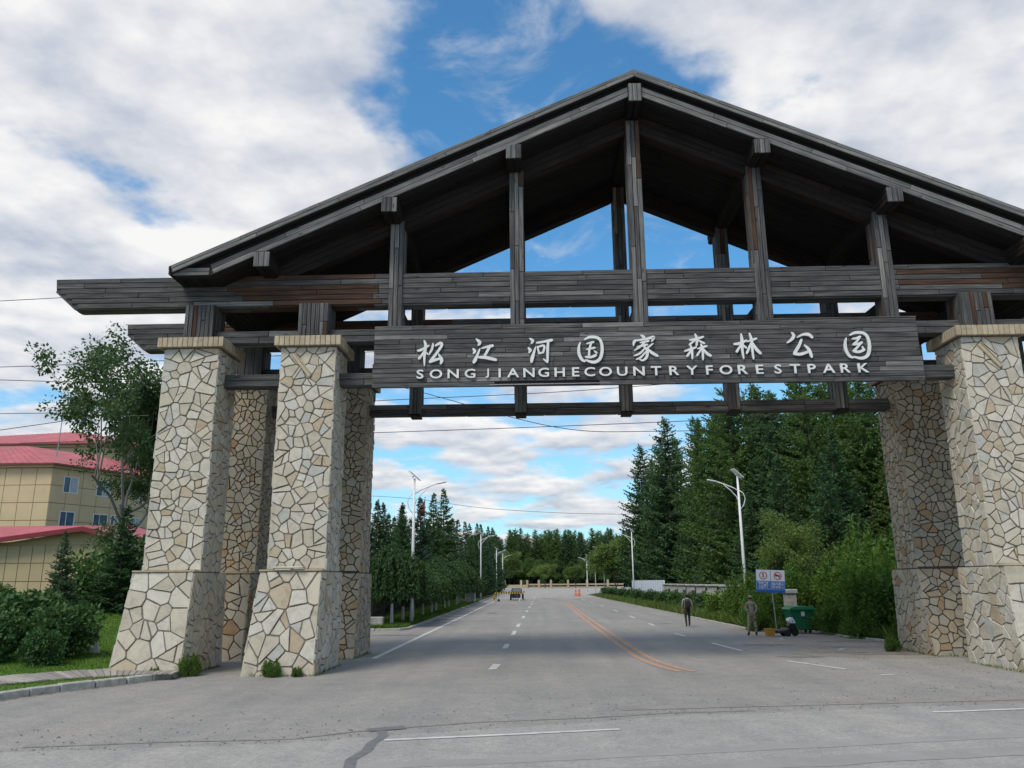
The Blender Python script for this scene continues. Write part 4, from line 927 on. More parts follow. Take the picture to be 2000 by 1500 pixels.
# tall larches and spruces on the right
LA = [conifer('larch_tree', 'tall larch', 'tree', None, 20, (4.6, 5.2, 4.2)[i], 200 + i, m, z0=.05, step=(.38, .42, .36)[i], nb=10, droop=.22, upt=.30, sp=.16, ll=.62, lw=.21, gap=.05, hang=.4, expo=(.55, .48, .62)[i], ragged=.42) for i, m in enumerate((L_larch, L_larch, L_spruce))]
G2 = 'tall conifers behind the right fence'
tallR = [(16.6, 126, 23.5, 2, 'gappy tall conifer at the left end of the right wood, against the sky'), (18.4, 113, 25.2, 2, 'second tall conifer from the sky gap in the right wood'), (19.5, 100, 22.5, 0, None), (19.0, 88, 21.5, 0, 'yellowish larch just left of the near right lamp'), (17.8, 76, 20.8, 1, 'larch whose top shows in the slot under the sign'),
         (22.5, 84, 23, 2, None), (21.5, 68, 19.5, 0, None), (20.3, 62, 17.2, 1, None), (23.8, 61, 17.8, 0, None), (24.5, 72, 21, 1, None), (27, 66, 20, 2, None), (27.5, 56, 16.8, 2, None), (31, 62, 19, 0, None), (26, 92, 24, 0, None), (24, 108, 24.5, 1, None), (22.5, 128, 25, 0, None), (30, 80, 23, 1, None), (34, 70, 21, 2, None), (20.5, 142, 24, 2, None), (31, 52, 17, 2, None), (36, 58, 19, 0, None), (18.8, 120, 22, 1, None), (20.5, 106, 24, 2, None), (20.8, 93, 23, 2, None), (20.5, 79, 21.5, 2, None), (19.2, 69, 18.5, 2, None), (25.5, 80, 23, 2, None), (28, 74, 22, 0, None), (23, 98, 24, 0, None), (33, 90, 26, 2, None), (28.5, 100, 25, 1, None), (24, 55, 15.5, 1, None), (29, 59, 18, 0, None)]
for x, y, h, k, lb in tallR: pl(LA[k], x + (1.6 if y < 112 else .6), y, h / 20 * vr.uniform(.85, 1.2), h / 20, label=lb or 'tall dark conifer deep in the wood right of the road', group=G2)
SPR = conifer('spruce_tree', 'big dark spruce', 'tree', None, 10, 3.0, 120, L_spruce, step=.24, nb=11, droop=.28, upt=.28, sp=.10, ll=.38, lw=.14)
for x, y, h, lb in [(18.2, 50, 9.9, 'broad dark spruce with a pale leader behind the speed sign'), (22.6, 49, 8.4, 'dark spruce beside the right rear pillar'), (18.4, 60, 11.5, 'dark spruce behind the pole of the near right lamp'), (18.0, 68, 9.0, 'short bushy spruce behind the stone fence left of the near right lamp'), (20.5, 55, 12.5, None), (25.5, 50, 11, None), (19.2, 70, 12, None), (18.6, 84, 10.5, None), (19, 98, 11, None)]:
    pl(SPR, x, y, h / 10, label=lb or 'dark spruce filling the lower wood on the right', group='lower spruces on the right')
pt = broadleaf('willow_tree', 'light green young tree behind the speed sign', 'tree', None, 6.0, .8, 61, L_pale, M_bark, .16, 60, .17, .05, 4, .7, .55, .09)
place(pt, USED, 14.4, 46.5, 1.0, .4)
pt2 = broadleaf('broadleaf_tree', 'pale green broadleaf tree', 'tree', None, 10.5, .95, 62, L_pale, M_bark, .12, 110, .30, .20, 4, .6, 1.0, .14)
for x, y, s, lb in [(14.5, 148, 1.05, 'pale green broadleaf tree behind the far right lamps'), (17.5, 138, 1.1, 'pale green broadleaf tree right of the far right lamps, before the tall conifers'), (20, 160, 1.2, 'pale broadleaf tree behind the white fence panels'), (-9.5, 250, 1.25, 'light green broadleaf tree where the left row ends'), (3.5, 300, .95, 'rounded broadleaf tree behind the far wall'), (15, 306, .9, 'small round tree right of the far wall gap')]:
    place(pt2, USED, x, y, s, x, None, 0, label=lb)
# far wood closing the view
fr = random.Random(9)
for k in range(84):
    x = -26 + (k % 28) * 2.9 + fr.uniform(-1.3, 1.3); y = 334 + (k // 28) * 8 + fr.uniform(-3, 3)
    place(LA[fr.randrange(3)], USED, x, y, fr.uniform(1.0, 1.2) * 1.02, fr.uniform(0, 6), None, 0, label='dark conifer in the distant wood that closes the road', group='distant wood at the end of the road')
pt3 = broadleaf('broadleaf_tree', 'round tree', 'tree', None, 10.5, .8, 63, L_larch, M_bark, .06, 120, .34, .22, 4, .6, 1.0, .14)
for k in range(16):
    place(pt3, USED, -20 + k * 4.2 + fr.uniform(-2, 2), 328 + fr.uniform(-2, 3), fr.uniform(.7, 1.3), fr.uniform(0, 6), None, 0, label='rounded broadleaf tree at the foot of the distant wood', group='broadleaf fringe of the distant wood')
# left of the gate
pop = broadleaf('poplar_tree', 'tall loose-crowned tree with pale limbs before the yellow building', 'tree', None, 14.2, .70, 77, L_broad, M_barkp, .14, 66, .18, .12, 5, .8, .62, .20)
place(pop, USED, -19.2, 38.5, 1.0, 2.2, None, .3)
place(pop, USED, -17.9, 42.5, .8, 4.4, None, .3, label='lower broadleaf tree filling the gap beside the outer left pillar')
for x, y, h, lb in [(-20.3, 34.5, 4.1, 'small thin spruce in front of the low yellow building'), (-18.9, 36.5, 5.4, 'dark spruce under the loose-crowned tree'), (-17.2, 37.5, 4.6, 'dark spruce touching the left edge of the outer pillar')]:
    place(SP[1 if y < 35 else 2], USED, x, y, h / 10 * (1.0 if y < 35 else 1.25), x, h / 10, .6, label=lb, group='spruces by the iron fence')
for x, y, s, lb in [(-17.3, 35.6, 1.0, 'dense dark bush below the loose-crowned tree'), (-19.6, 37.2, 1.05, 'dark bush between the fence and the small spruce')]: 
    pass
SHB = bush('shrub', 'shrub', 'shrub', None, 1.5, 1.3, 2.0, 301, L_dkbush, 46, 150, .17, .12)
SHD = bush('shrub', 'shrub', 'shrub', None, 1.5, 1.4, 2.2, 302, L_dkbush, 44, 190, .15, .09)
for x, y, s, sz, lb in [(-17.6, 27.6, 1.15, .95, 'large leafy shrub cut by the left picture edge'), (-15.1, 26.0, .82, .86, 'rounded leafy shrub on the lawn left of the outer pillar'), (-14.6, 24.3, .42, .52, 'small low shrub in front of the rounded one'), (-16.9, 25.0, .75, .8, 'leafy shrub at the lower left corner of the lawn'), (-19.2, 30.0, 1.1, .72, 'shrub at the back of the lawn under the low yellow building'), (-21.8, 31, 1.25, .78, 'broad shrub in front of the low yellow building at the picture edge')]:
    place(SHB, USED, x, y, s, x * 3, sz, lawn_z(x, y) - .05, label=lb, group='shrubs on the left lawn')
for x, y, s, lb in [(-18.2, 38.8, 1.9, 'dense dark bush below the loose-crowned tree'), (-16.4, 40, 1.9, 'dark bush touching the outer pillar in the picture'), (-20.6, 39.6, 1.7, 'dark bush left of the loose-crowned tree, before the low building')]: place(SHD, USED, x, y, s, x, None, .3, label=lb, group='dark bushes by the iron fence')
# right verge
BU = bush('bush', 'bush', 'bush', None, 1.7, 1.5, 2.3, 311, L_bush, 46, 170, .22, .07, spiky=.6)
BU2 = bush('bush', 'bush', 'bush', None, 1.5, 1.5, 1.8, 312, L_bush, 44, 170, .16, .08, spiky=.25)
BD = bush('clipped_bush', 'bush', 'bush', None, .95, .95, 1.45, 313, L_dkbush, 34, 190, .12, .07)
BF = bush('flowering_bush', 'bush with cream blossom beside the near right lamp', 'bush', None, 1.1, .9, 1.7, 314, L_bush, 26, 140, .15, .09, flower=12)
place(BF, USED, 11.6, 52.5, 1.0, .5, 1.0, .05)
for x, y, s, sz, b, lb in [(16.2, 35.0, 1.2, 1.1, 0, 'tall bright bush against the right rear pillar'), (14.6, 36.2, .95, .95, 0, 'bright spiky bush in front of the tall one by the right pillar'), (15.2, 33.6, .62, .55, 1, 'low bush at the kerb bend near the right pillar'), (17.6, 38.8, 1.4, 1.2, 0, 'tall bush at the back beside the right pillar'), (15.4, 40.5, 1.2, 1.1, 0, 'tall bush right of the green bin'), (13.6, 38.6, .7, .7, 1, 'low bush beside the wheels of the green bin'), (20.2, 42, 1.6, 1.5, 0, 'big bush deep behind the right pillar'), (18.2, 45, 1.6, 1.6, 0, 'big bush behind the square column'),
                           (11.4, 42.2, .62, .85, 1, 'bush under the left half of the speed sign'), (10.95, 41.0, .42, .6, 1, 'small bush left of the standing person in camouflage'), (12.1, 44.4, .8, .95, 1, 'bush behind the speed sign post'), (11.6, 46.8, .66, .8, 1, 'bush between the two persons, behind the kerb'), (12.6, 49.5, .9, .9, 0, 'bush at the foot of the near right lamp'), (13.8, 43.4, 1.0, .95, 0, 'bush above the green bin'), (14.6, 48.8, 1.1, 1.15, 0, 'bush left of the light green young tree')]:
    place(BU if b == 0 else BU2, USED, x, y, s, x * 2 + y, sz, .03, label=lb, group='wild bushes on the right verge')
for k, y in enumerate((56.5, 61.5, 66.5, 72.5, 79, 86, 94, 103, 112, 122, 133)):
    x = 12.4 - k * .07 + vr.uniform(-.3, .3); lb = {0: 'round dark bush nearest the walking person', 1: 'round dark bush second along the right verge'}.get(k, ORD[k] + ' round dark bush along the right verge from the gate')
    pl(BD, x, y, 1.0 + .02 * k, .95, .03, label=lb, group='round dark bushes along the right verge')
for x, y in ((-4, 322), (2.5, 322.5), (10, 322)): pl(BD, x, y, 1.6, 1.9, 0, label='small clipped bush before the far wall', group='clipped bushes before the far wall')
for x, y, s, lb in [(-9.55, 22.75, .22, 'weed tuft at the inner foot of the outer left pillar'), (-7.15, 22.42, .17, 'weed tuft in front of the inner left pillar'), (-10.4, 22.55, .1, 'tiny weed before the outer left pillar'), (-6.45, 22.45, .1, 'tiny weed at the right front corner of the inner left pillar'), (12.35, 29.3, .2, 'weed tuft at the foot of the right rear pillar'), (-8.6, 26.3, .25, 'weed in the shade between the left pillars')]:
    place(BU2, USED, x, y, s, x, s * 1.25, 0, label=lb, group='weeds at the pillar feet')
# grass and ground cover (uncountable)
def grass(name, label, sampler, n, h, w, mat, seed, zf=lambda x, y: .05, lean=.45):
    g = np.random.default_rng(seed); P = []
    while len(P) < n:
        x, y = sampler(g)
        if x is not None: P.append((x, y, zf(x, y)))
    P = np.array(P); D = unit(np.stack([g.normal(size=n) * lean, g.normal(size=n) * lean, np.ones(n)], 1)); hh = h * g.uniform(.4, 1.25, n)
    V, F = leaf_quads(P, D, rand_perp(D, g), hh, w * g.uniform(.6, 1.3, n)); return tag(put(bpy.data.objects.new(name, npmesh(name, V, F, mat))), label, 'grass', kind='stuff')
def s_lawn(g):
    x, y = g.uniform(-24, -9.9), 12 + 29 * g.random() ** .8
    rr = math.hypot(x - FC[0], y - FC[1])
    if not in_lawn(x, y) or 4.15 < rr < 6.28: return None, None
    return x, y
grass('lawn_grass', 'mown bright grass covering the left lawn', s_lawn, 90000, .085, .022, L_grass, 1, lambda x, y: lawn_z(x, y) - .01)
RX = [32.4, 36.4, 40.25, 40.6, 41.2, 50, 66, 110, 150]; RXX = [14.65, 13.65, 13.4, 11.4, 10.9, 10.8, 10.45, 9.65, 9.45]
def s_right(g):
    y = 32.5 + 100 * g.random() ** 1.9; x = np.interp(y, RX, RXX) + .05 + 5.0 * g.random() ** 1.6; return x, y
grass('verge_plants', 'rough grass and weeds along the right verge', s_right, 30000, .55, .075, L_weed, 2, lambda x, y: .05)
def s_left(g):
    y = 43.4 + 62 * g.random() ** 1.6; x = -7.0 - 3.5 * g.random() ** 1.3; return (x, y) if not (y < 44.2 and x > -7.6) else (None, None)
grass('verge_grass', 'grass strip under the weeping trees on the left verge', s_left, 24000, .2, .04, L_bush, 3, lambda x, y: .09)

# leaf litter along the near kerb and small weeds at the pillar feet (uncountable)
g_ = np.random.default_rng(17); P = []
while len(P) < 700:
    k = g_.integers(0, len(KY) - 1); f_ = g_.random(); x = KX[k] + (KX[k + 1] - KX[k]) * f_; y = KY[k] + (KY[k + 1] - KY[k]) * f_
    if y > 13: P.append((x + .16 + abs(g_.normal()) * .12, y - .05, .008 + .01 * g_.random()))
P = np.array(P); D = unit(np.stack([g_.normal(size=700), g_.normal(size=700), g_.normal(size=700) * .15], 1)); S_ = unit(np.cross(D, np.array([0, 0, 1.]) + g_.normal(size=(700, 3)) * .2))
V, F = leaf_quads(P, D, S_, g_.uniform(.02, .07, 700), g_.uniform(.015, .04, 700))
tag(put(bpy.data.objects.new('leaf_litter', npmesh('leaf_litter', V, F, leafm('dry_leaves', [(0, (.16, .11, .06)), (.5, (.24, .17, .10)), (1, (.30, .25, .17))], .1)))), 'dry leaves and grit gathered along the near left kerb', 'leaf litter', kind='stuff')
def s_feet(g):
    cxx, yf = [(-11.4, YP), (-7.75, YP), (12.98, YP), (-7.75, YR), (12.98, YR)][g.integers(0, 5)]; e_ = g.random()
    if e_ < .55: return cxx - .2 + 2.0 * g.random() ** .8, yf - .80 - abs(g.normal()) * .05
    return (cxx + 1.72 + abs(g.normal()) * .05 if cxx < 0 else cxx - .06 - abs(g.normal()) * .05), yf - .7 + 2.6 * g.random()
grass('foot_weeds', 'sparse weeds growing along the foot of the pillars', s_feet, 900, .13, .02, L_weed, 4, lambda x, y: .0, .7)

# ------------------------------------------------------------------ street furniture
M_solar = paint('solar_cells', (.03, .04, .07), .25, .2, 6)
M_lampg = paint('lamp_glass', (.6, .62, .62), .2, .05)
def street_lamp(label, x, y, side, h=8.6):
    root = empty('street_lamp', T(x, y), label, 'street lamp', 'solar street lamps along the road'); m0 = T(x, y)
    mb = MB(); mb.tube([(0, 0, .0), (0, 0, h * .5), (0, 0, h - .05)], [.115, .09, .062], 10); mb.cbox((-.2, -.2, 0), (.2, .2, .06), .02); mb.obj('pole', M_white, root, m0, True)
    a = MB(); s = side; a.tube([(0, 0, h - 1.0), (s * .35, 0, h - .78), (s * .9, 0, h - .55), (s * 1.4, 0, h - .38)], [.04, .04, .035, .03], 7); a.tube([(0, 0, h - 1.75), (s * .16, 0, h - 1.35), (s * .5, 0, h - .95), (s * .95, 0, h - .56)], [.03, .03, .03, .02], 7); a.obj('arm', M_white, root, m0, True)
    b = MB(); b.tube([(-s * .04, 0, h - .95), (-s * .30, 0, h - 1.15), (-s * .40, 0, h - 1.5), (-s * .28, 0, h - 1.9), (-s * .04, 0, h - 2.2)], .028, 6); b.obj('bow', M_white, root, m0, True)
    l = MB(); l.cbox((0, -.11, -.035), (.62, .11, .035), .025); lo = l.obj('lamp_head', M_white, root, m0 @ Matrix.Translation((s * 1.36, 0, h - .39)) @ Matrix.Rotation(0 if s > 0 else math.pi, 4, 'Z') @ Matrix.Rotation(-.2, 4, 'Y'))
    g = MB(); g.box((.12, -.08, -.045), (.55, .08, -.037)); g.obj('lamp_glass', M_lampg, lo, WM[lo.name])
    pm = m0 @ Matrix.Translation((0, 0, h + .12)) @ Matrix.Rotation(s * -.12, 4, 'Z') @ Matrix.Rotation(R(42) * (1 if s > 0 else 1), 4, 'Y') 
    p = MB(); p.cbox((-.42, -.33, -.02), (.42, .33, .02), .01); p.tube([(0, 0, -.02), (-.05, 0, -.16)], .04, 6); po = p.obj('solar_panel', M_white, root, pm)
    c = MB()
    for i in range(4):
        for j in range(3): c.box((-.40 + i * .2 + .01, -.31 + j * .207 + .008, .021), (-.40 + i * .2 + .19, -.31 + (j + 1) * .207 - .008, .024))
    c.obj('solar_cells', M_solar, po, pm)
    return root
for lb, x, y, s, h in [('white solar street lamp on the left kerb nearest the gate', -7.35, 48.6, 1, 8.7), ('second street lamp on the left, behind the striped boom', -7.5, 112, 1, 9.0), ('third lamp on the left, only its arm clear of the spruces', -8.2, 172, 1, 9.2), ('farthest lamp on the left, its panel just above the dark car', -8.2, 205, 1, 9.2),
                       ('white solar street lamp on the right verge nearest the gate', 13.1, 51.5, -1, 9.0), ('second street lamp on the right, by the white fence panels', 12.9, 108, -1, 8.9), ('third street lamp on the right', 12.6, 150, -1, 8.9), ('farthest right street lamp, where the road meets the plaza', 11.5, 182, -1, 7.9)]:
    street_lamp(lb, x, y, s, h)
# camera / loudspeaker pole far right
r_ = empty('speaker_pole', T(12.6, 172), 'thin grey pole with white loudspeakers between the far right lamps', 'pole'); mb = MB(); mb.tube([(0, 0, 0), (0, 0, 7.6)], [.1, .07], 8); mb.obj('pole', M_conc, r_, T(12.6, 172))
for z, w in ((7.5, .42), (6.5, .3), (5.6, .36), (4.8, .3)): mb = MB(); mb.cbox((-w / 2, -.3, -.24), (w / 2, .05, .24), .05); mb.obj('loudspeaker', M_white, r_, T(12.6, 172, z))
# flag
M_red = paint('red_cloth', (.55, .03, .02), .7, .2, 2)
fx, fy = -13.75, 100; r_ = empty('flag', T(fx, fy), 'red flag hanging limp on a pole above the left spruces', 'flag'); mb = MB(); mb.tube([(0, 0, 0), (0, 0, 12.75)], [.06, .04], 8); mb.lathe([(.01, 12.72), (.08, 12.8), (.01, 12.9)], 8); mb.obj('pole', M_steel, r_, T(fx, fy))
mb = MB(); cols = 9; rws = 10; vs = []
for j in range(rws + 1):
    f = j / rws
    for i in range(cols + 1):
        q = i / cols; wd = .18 + .75 * math.sin(f * math.pi * .62 + .1); vs.append((-q * wd, .13 * math.sin(q * 13 + f * 2) * (.3 + f), 12.6 - 2.0 * f - q * .55 * (1 - f * .4)))
mb.add(vs, [(j * (cols + 1) + i, j * (cols + 1) + i + 1, (j + 1) * (cols + 1) + i + 1, (j + 1) * (cols + 1) + i) for j in range(rws) for i in range(cols)]); mb.obj('cloth', M_red, r_, T(fx, fy), True)
# power lines
for lb, pts, rad in [('single cable crossing the sky left of the roof', [(-60, 60, 24.4), (-43.4, 60, 24.98), (-20, 60, 25.9)], .03), ('upper of two cables behind the left tree', [(-60, 60, 19.1), (-42.5, 60, 19.38), (-34.7, 60, 19.56), (-12, 60, 20.2)], .03), ('cable sagging into the left tree crown', [(-60, 60, 19.1), (-42.4, 60, 18.32), (-29.9, 60, 17.81), (-12, 60, 17.4)], .03), ('level cable above the red roofs', [(-60, 60, 15.6), (-41.9, 60, 15.57), (-20.8, 60, 15.62), (-12.12, 60, 16.2), (2.4, 60, 16.73), (17.4, 60, 17.74), (32, 60, 18.9)], .028),
                     ('slanting cable meeting the thin mast', [(-60, 60, 11.8), (-41.7, 60, 14.26), (-37.5, 60, 14.82), (-30, 60, 15.9)], .03), ('level cable under the lower beam of the gate', [(-40, 60, 13.2), (-12.1, 60, 13.68), (8.2, 60, 14.18), (27.3, 60, 14.85), (40, 60, 15.4)], .028), ('slack cable slanting down under the lower beam', [(-20, 61, 20.3), (-8.4, 61, 16.95), (1.9, 61, 14.1), (9.7, 61, 13.7), (24, 61, 13.9)], .028), ('thin low cable above the far lamps', [(-14, 64, 9.3), (-9.4, 64, 8.95), (-3.2, 64, 8.1), (6.3, 64, 7.6), (18, 64, 7.7)], .016)]:
    P = [Vector(p) for p in pts]; P = [P[0]] + P + [P[-1]]; S = []
    for i in range(1, len(P) - 2):
        for k in range(8): S.append(Vector([cat(P[i - 1][j], P[i][j], P[i + 1][j], P[i + 2][j], k / 8) for j in range(3)]))
    S.append(P[-2]); mb = MB(); mb.tube(S, rad, 5); tag(mb.obj('power_line', M_black), lb, 'cable', 'overhead cables')

# ------------------------------------------------------------------ buildings
M_panel = paint('buff_cladding', (.62, .47, .275), .7, .10, .6)
M_panel2 = paint('ochre_cladding', (.45, .35, .20), .7, .10, .6)
M_trim = paint('cream_trim', (.60, .48, .30), .7, .08)
M_joint = paint('joint_dark', (.24, .18, .11), .9, .1)
M_roofr = paint('rose_red_roof_sheet', (.46, .10, .115), .55, .25, .6, dirt=(.30, .12, .12))
M_roofd = paint('dark_red_fascia', (.20, .018, .03), .5, .15)
M_glass = paint('window_glass', (.10, .15, .20), .08, .3, 2, 0, .8)
M_curt = paint('pale_curtain', (.42, .47, .50), .5, .2, 2)
def panel_wall(parent, a, b, z0, z1, cols, rows, m, holes=(), depth=.25):
    """wall between ground points a, b (outside on the right of a->b... towards the camera), clad with panels, with window holes (u0,u1,z0,z1)"""
    a, b = Vector((*a, 0)), Vector((*b, 0)); u = (b - a).normalized(); n = Vector((u.y, -u.x, 0)); L = (b - a).length
    fm = frame(a, u, -n, Z3); mb = MB(); mb.box((0, .05, z0), (L, depth, z1)); w = mb.obj('wall', M_joint, parent, fm); pw = L / cols; ph = (z1 - z0) / rows
    for i in range(cols):
        for j in range(rows):
            rects = [(i * pw + .025, (i + 1) * pw - .025, z0 + j * ph + .025, z0 + (j + 1) * ph - .025)]
            for h in holes:
                nr = []
                for (p, q, c, d) in rects:
                    if h[1] <= p or h[0] >= q or h[3] <= c or h[2] >= d: nr.append((p, q, c, d)); continue
                    if h[0] > p: nr.append((p, h[0], c, d))
                    if h[1] < q: nr.append((h[1], q, c, d))
                    p2, q2 = max(p, h[0]), min(q, h[1])
                    if h[2] > c: nr.append((p2, q2, c, h[2]))
                    if h[3] < d: nr.append((p2, q2, h[3], d))
                rects = nr
            mb = MB()
            for (p, q, c, d) in rects:
                if q - p > .02 and d - c > .02: mb.box((p, 0, c), (q, .05, d))
            if mb.v: mb.obj('panel', m, w, fm)
    for h in holes:
        wm = fm @ Matrix.Translation((h[0], 0, h[2])); W, H = h[1] - h[0], h[3] - h[2]
        fr_ = MB(); t_ = .07
        fr_.box((0, -.03, 0), (W, .06, t_)); fr_.box((0, -.03, H - t_), (W, .06, H)); fr_.box((0, -.03, t_), (t_, .06, H - t_)); fr_.box((W - t_, -.03, t_), (W, .06, H - t_)); fr_.box((W * .42, -.02, t_), (W * .42 + .05, .05, H - t_))
        fo = fr_.obj('window', M_white, parent, wm)
        g = MB(); g.box((t_, .012, t_), (W * .42, .03, H - t_)); g.obj('pane', M_glass, fo, wm); g = MB(); g.box((W * .42 + .05, .012, t_), (W - t_, .03, H - t_)); g.obj('pane', M_curt if prg.random() < .6 else M_glass, fo, wm)
    return w
def sheet_roof(parent, quad, thick=.12, ribs=0, m=None, name='roof'):
    q = [Vector(p) for p in quad]; n = (q[1] - q[0]).cross(q[-1] - q[0]).normalized()
    if n.z < 0: n = -n
    mb = MB(); k = len(q); vs = q + [p - n * thick for p in q]; mb.add(vs, [list(range(k)), list(range(k, 2 * k))[::-1]] + [(i, (i + 1) % k, (i + 1) % k + k, i + k) for i in range(k)])
    for i in range(1, ribs):     # standing seams, q0->q1 is the eave, q3->q2 the ridge
        f = i / ribs; a = q[0].lerp(q[1], f); b = q[3].lerp(q[2], f) if k == 4 else q[2].lerp(q[2], f); mb.tube([a + n * .02, b + n * .02], .035, 4, cap=False)
    return mb.obj(name, m or M_roofr, parent)
# main block, front wing with chamfered corner
A = empty('yellow_building', T(-52, 72), 'four-storey buff panelled building with rose red hipped roofs', 'building')
wn = [(.55, 1.75, z, z + 1.55) for z in (11.05 - .05 - .0, 7.75, 4.5)]
panel_wall(A, (-66, 70), (-43.3, 70), .2, 12.75, 16, 8, M_panel)
panel_wall(A, (-43.3, 70), (-40.2, 77.2), .2, 12.75, 5, 8, M_panel, [(1.2, 2.7, 10.6, 12.1), (4.6, 6.2, 10.6, 12.1), (1.2, 2.7, 7.4, 8.95), (4.6, 6.2, 7.4, 8.95), (6.5, 7.4, 7.4, 8.95), (1.2, 2.7, 4.2, 5.7), (4.6, 6.2, 4.2, 5.7)])
panel_wall(A, (-40.2, 77.2), (-39.4, 86.0), .2, 12.75, 5, 8, M_panel, [(1.5, 3, 10.6, 12.1), (1.5, 3, 7.4, 8.95), (5, 6.5, 7.4, 8.95), (5, 6.5, 10.6, 12.1)])
mb = MB()
for (p, q) in (((-66.2, 69.7), (-43.15, 69.7)), ((-43.15, 69.7), (-39.9, 77.2)), ((-39.9, 77.2), (-39.1, 86.2))):
    d = Vector((q[0] - p[0], q[1] - p[1], 0)).normalized(); n_ = Vector((-d.y, d.x, 0)); L_ = math.hypot(q[0] - p[0], q[1] - p[1]); mb.box((-.02, 0, 12.75), (L_ + .02, .5, 13.05), m=frame((p[0], p[1], 0), d, n_, Z3))
mb.obj('cornice', M_trim, A)
sheet_roof(A, [(-66.5, 69.3, 13.08), (-42.9, 69.3, 13.08), (-50.2, 76.5, 15.85), (-66.5, 76.5, 15.85)], .14, 34)
sheet_roof(A, [(-42.9, 69.3, 13.08), (-39.5, 77.2, 13.08), (-44.5, 79.5, 15.2), (-50.2, 76.5, 15.85)], .14, 14)
sheet_roof(A, [(-39.5, 77.2, 13.08), (-38.7, 87, 13.08), (-44, 87, 15.2), (-44.5, 79.5, 15.2)], .14, 14)
B = empty('rear_yellow_building', T(-60, 92), 'taller buff wing with rose red roof rising behind the front wing', 'building')
panel_wall(B, (-80, 88), (-48.8, 88), .2, 17.7, 18, 9, M_panel)
panel_wall(B, (-48.8, 88), (-43.0, 99), .2, 17.7, 8, 9, M_panel, [(u, u + 1.5, z, z + 1.7) for u in (1.4, 4.4, 7.4, 10.2) for z in (14.2, 10.6)])
mb = MB()
for (p, q) in (((-80, 87.7), (-48.6, 87.7)), ((-48.6, 87.7), (-42.7, 99))):
    d = Vector((q[0] - p[0], q[1] - p[1], 0)).normalized(); n_ = Vector((-d.y, d.x, 0)); L_ = math.hypot(q[0] - p[0], q[1] - p[1]); mb.box((-.02, 0, 17.7), (L_ + .02, .5, 18.05), m=frame((p[0], p[1], 0), d, n_, Z3))
mb.obj('cornice', M_trim, B)
sheet_roof(B, [(-80, 87.2, 18.08), (-48.3, 87.2, 18.08), (-56, 94, 20.6), (-80, 94, 19.6)], .14, 36)
sheet_roof(B, [(-48.3, 87.2, 18.08), (-42.3, 99, 18.08), (-50, 101, 20.3), (-56, 94, 20.6)], .14, 18)
# low building in front
Cb = empty('low_building', T(-35, 56), 'low ochre panelled building with pink metal roof at the left edge', 'building')
panel_wall(Cb, (-48, 56), (-29.9, 56), .2, 5.2, 20, 4, M_panel2)
mb = MB(); mb.prism([(-48, 5.2), (-29.9, 5.2), (-31.4, 6.15), (-48, 3.9 + .0)][::-1] if False else [(-44, 5.2), (-29.9, 5.2), (-29.9, 5.85), (-31.6, 6.25), (-37, 5.42)], 56.05, 56.2); mb.obj('gable', M_panel2, Cb)
sheet_roof(Cb, [(-52, 55.2, 3.9), (-31.45, 55.2, 6.42), (-31.45, 62, 6.95), (-52, 62, 6.95)], .10, 0)
sheet_roof(Cb, [(-31.45, 55.2, 6.42), (-28.8, 55.2, 5.75), (-28.8, 64, 5.75), (-31.45, 62, 6.95)], .10, 0)
mb = MB(); mb.prism([(-52, 3.55), (-31.45, 6.08), (-31.45, 6.36), (-52, 3.84)], 55.1, 55.25); mb.prism([(-31.45, 6.08), (-28.75, 5.4), (-28.75, 5.7), (-31.45, 6.36)], 55.1, 55.25); mb.obj('fascia', M_roofd, Cb)
mb = MB(); mb.tube([(0, 0, 13.6), (0.15, 0, 19.8)], [.05, .03], 6); mb.cbox((-.15, -.15, 13.5), (.15, .15, 14.3), .03); tag(mb.obj('mast', M_steel, None, T(-45.3, 73.5, 0)), 'thin metal mast rising in front of the red roofs', 'mast')
# iron fence on the left
def bar_fence(label, p, q, h, nb_, z=0., posts=4):
    p, q = Vector((*p, z)), Vector((*q, z)); d = (q - p).normalized(); L = (q - p).length; root = empty('iron_fence', T(p.x, p.y, z), label, 'fence'); fm = frame(p, d, Vector((-d.y, d.x, 0)), Z3)
    for zz in (.18, h * .72, h - .12): mb = MB(); mb.box((0, -.02, zz), (L, .02, zz + .045)); mb.obj('rail', M_iron, root, fm)
    me = None
    for i in range(nb_):
        if me is None: mb = MB(); mb.box((-.014, -.014, .02), (.014, .014, h)); mb.add([(-.03, -.014, h), (.03, -.014, h), (.03, .014, h), (-.03, .014, h), (0, 0, h + .12)], [(0, 1, 4), (1, 2, 4), (2, 3, 4), (3, 0, 4)]); me = mb.mesh('picket', M_iron)
        put(bpy.data.objects.new('picket', me), root, fm @ Matrix.Translation(((i + .5) * L / nb_, 0.035, 0)))
    for i in range(posts + 1): mb = MB(); mb.cbox((-.09, -.09, 0), (.09, .09, h + .1), .02); mb.obj('post', M_iron, root, fm @ Matrix.Translation((i * L / posts, 0, 0)))
    return root
bar_fence('black iron picket fence behind the lawn mound on the left', (-27, 42.6), (-13.2, 42.2), 1.75, 84, .1, 5)
bar_fence('dark iron fence in the shade behind the weeping trees', (-10.6, 45.2), (-10.4, 100), 1.7, 130, .1, 14)
mb = MB(); mb.cbox((-.28, -.22, 0), (.28, .22, .75), .03); tag(mb.obj('stone_block', M_conc, None, T(-18.1, 41.2, 1.0)), 'grey concrete stub beside the iron fence under the dark trees', 'block')
mb = MB(); mb.cbox((-.9, -.2, -.1), (.9, .2, .52), .04); tag(mb.obj('planter_block', M_conc, None, T(-9.3, 45.4, .1)), 'low concrete block beside the first weeping tree', 'block'); 
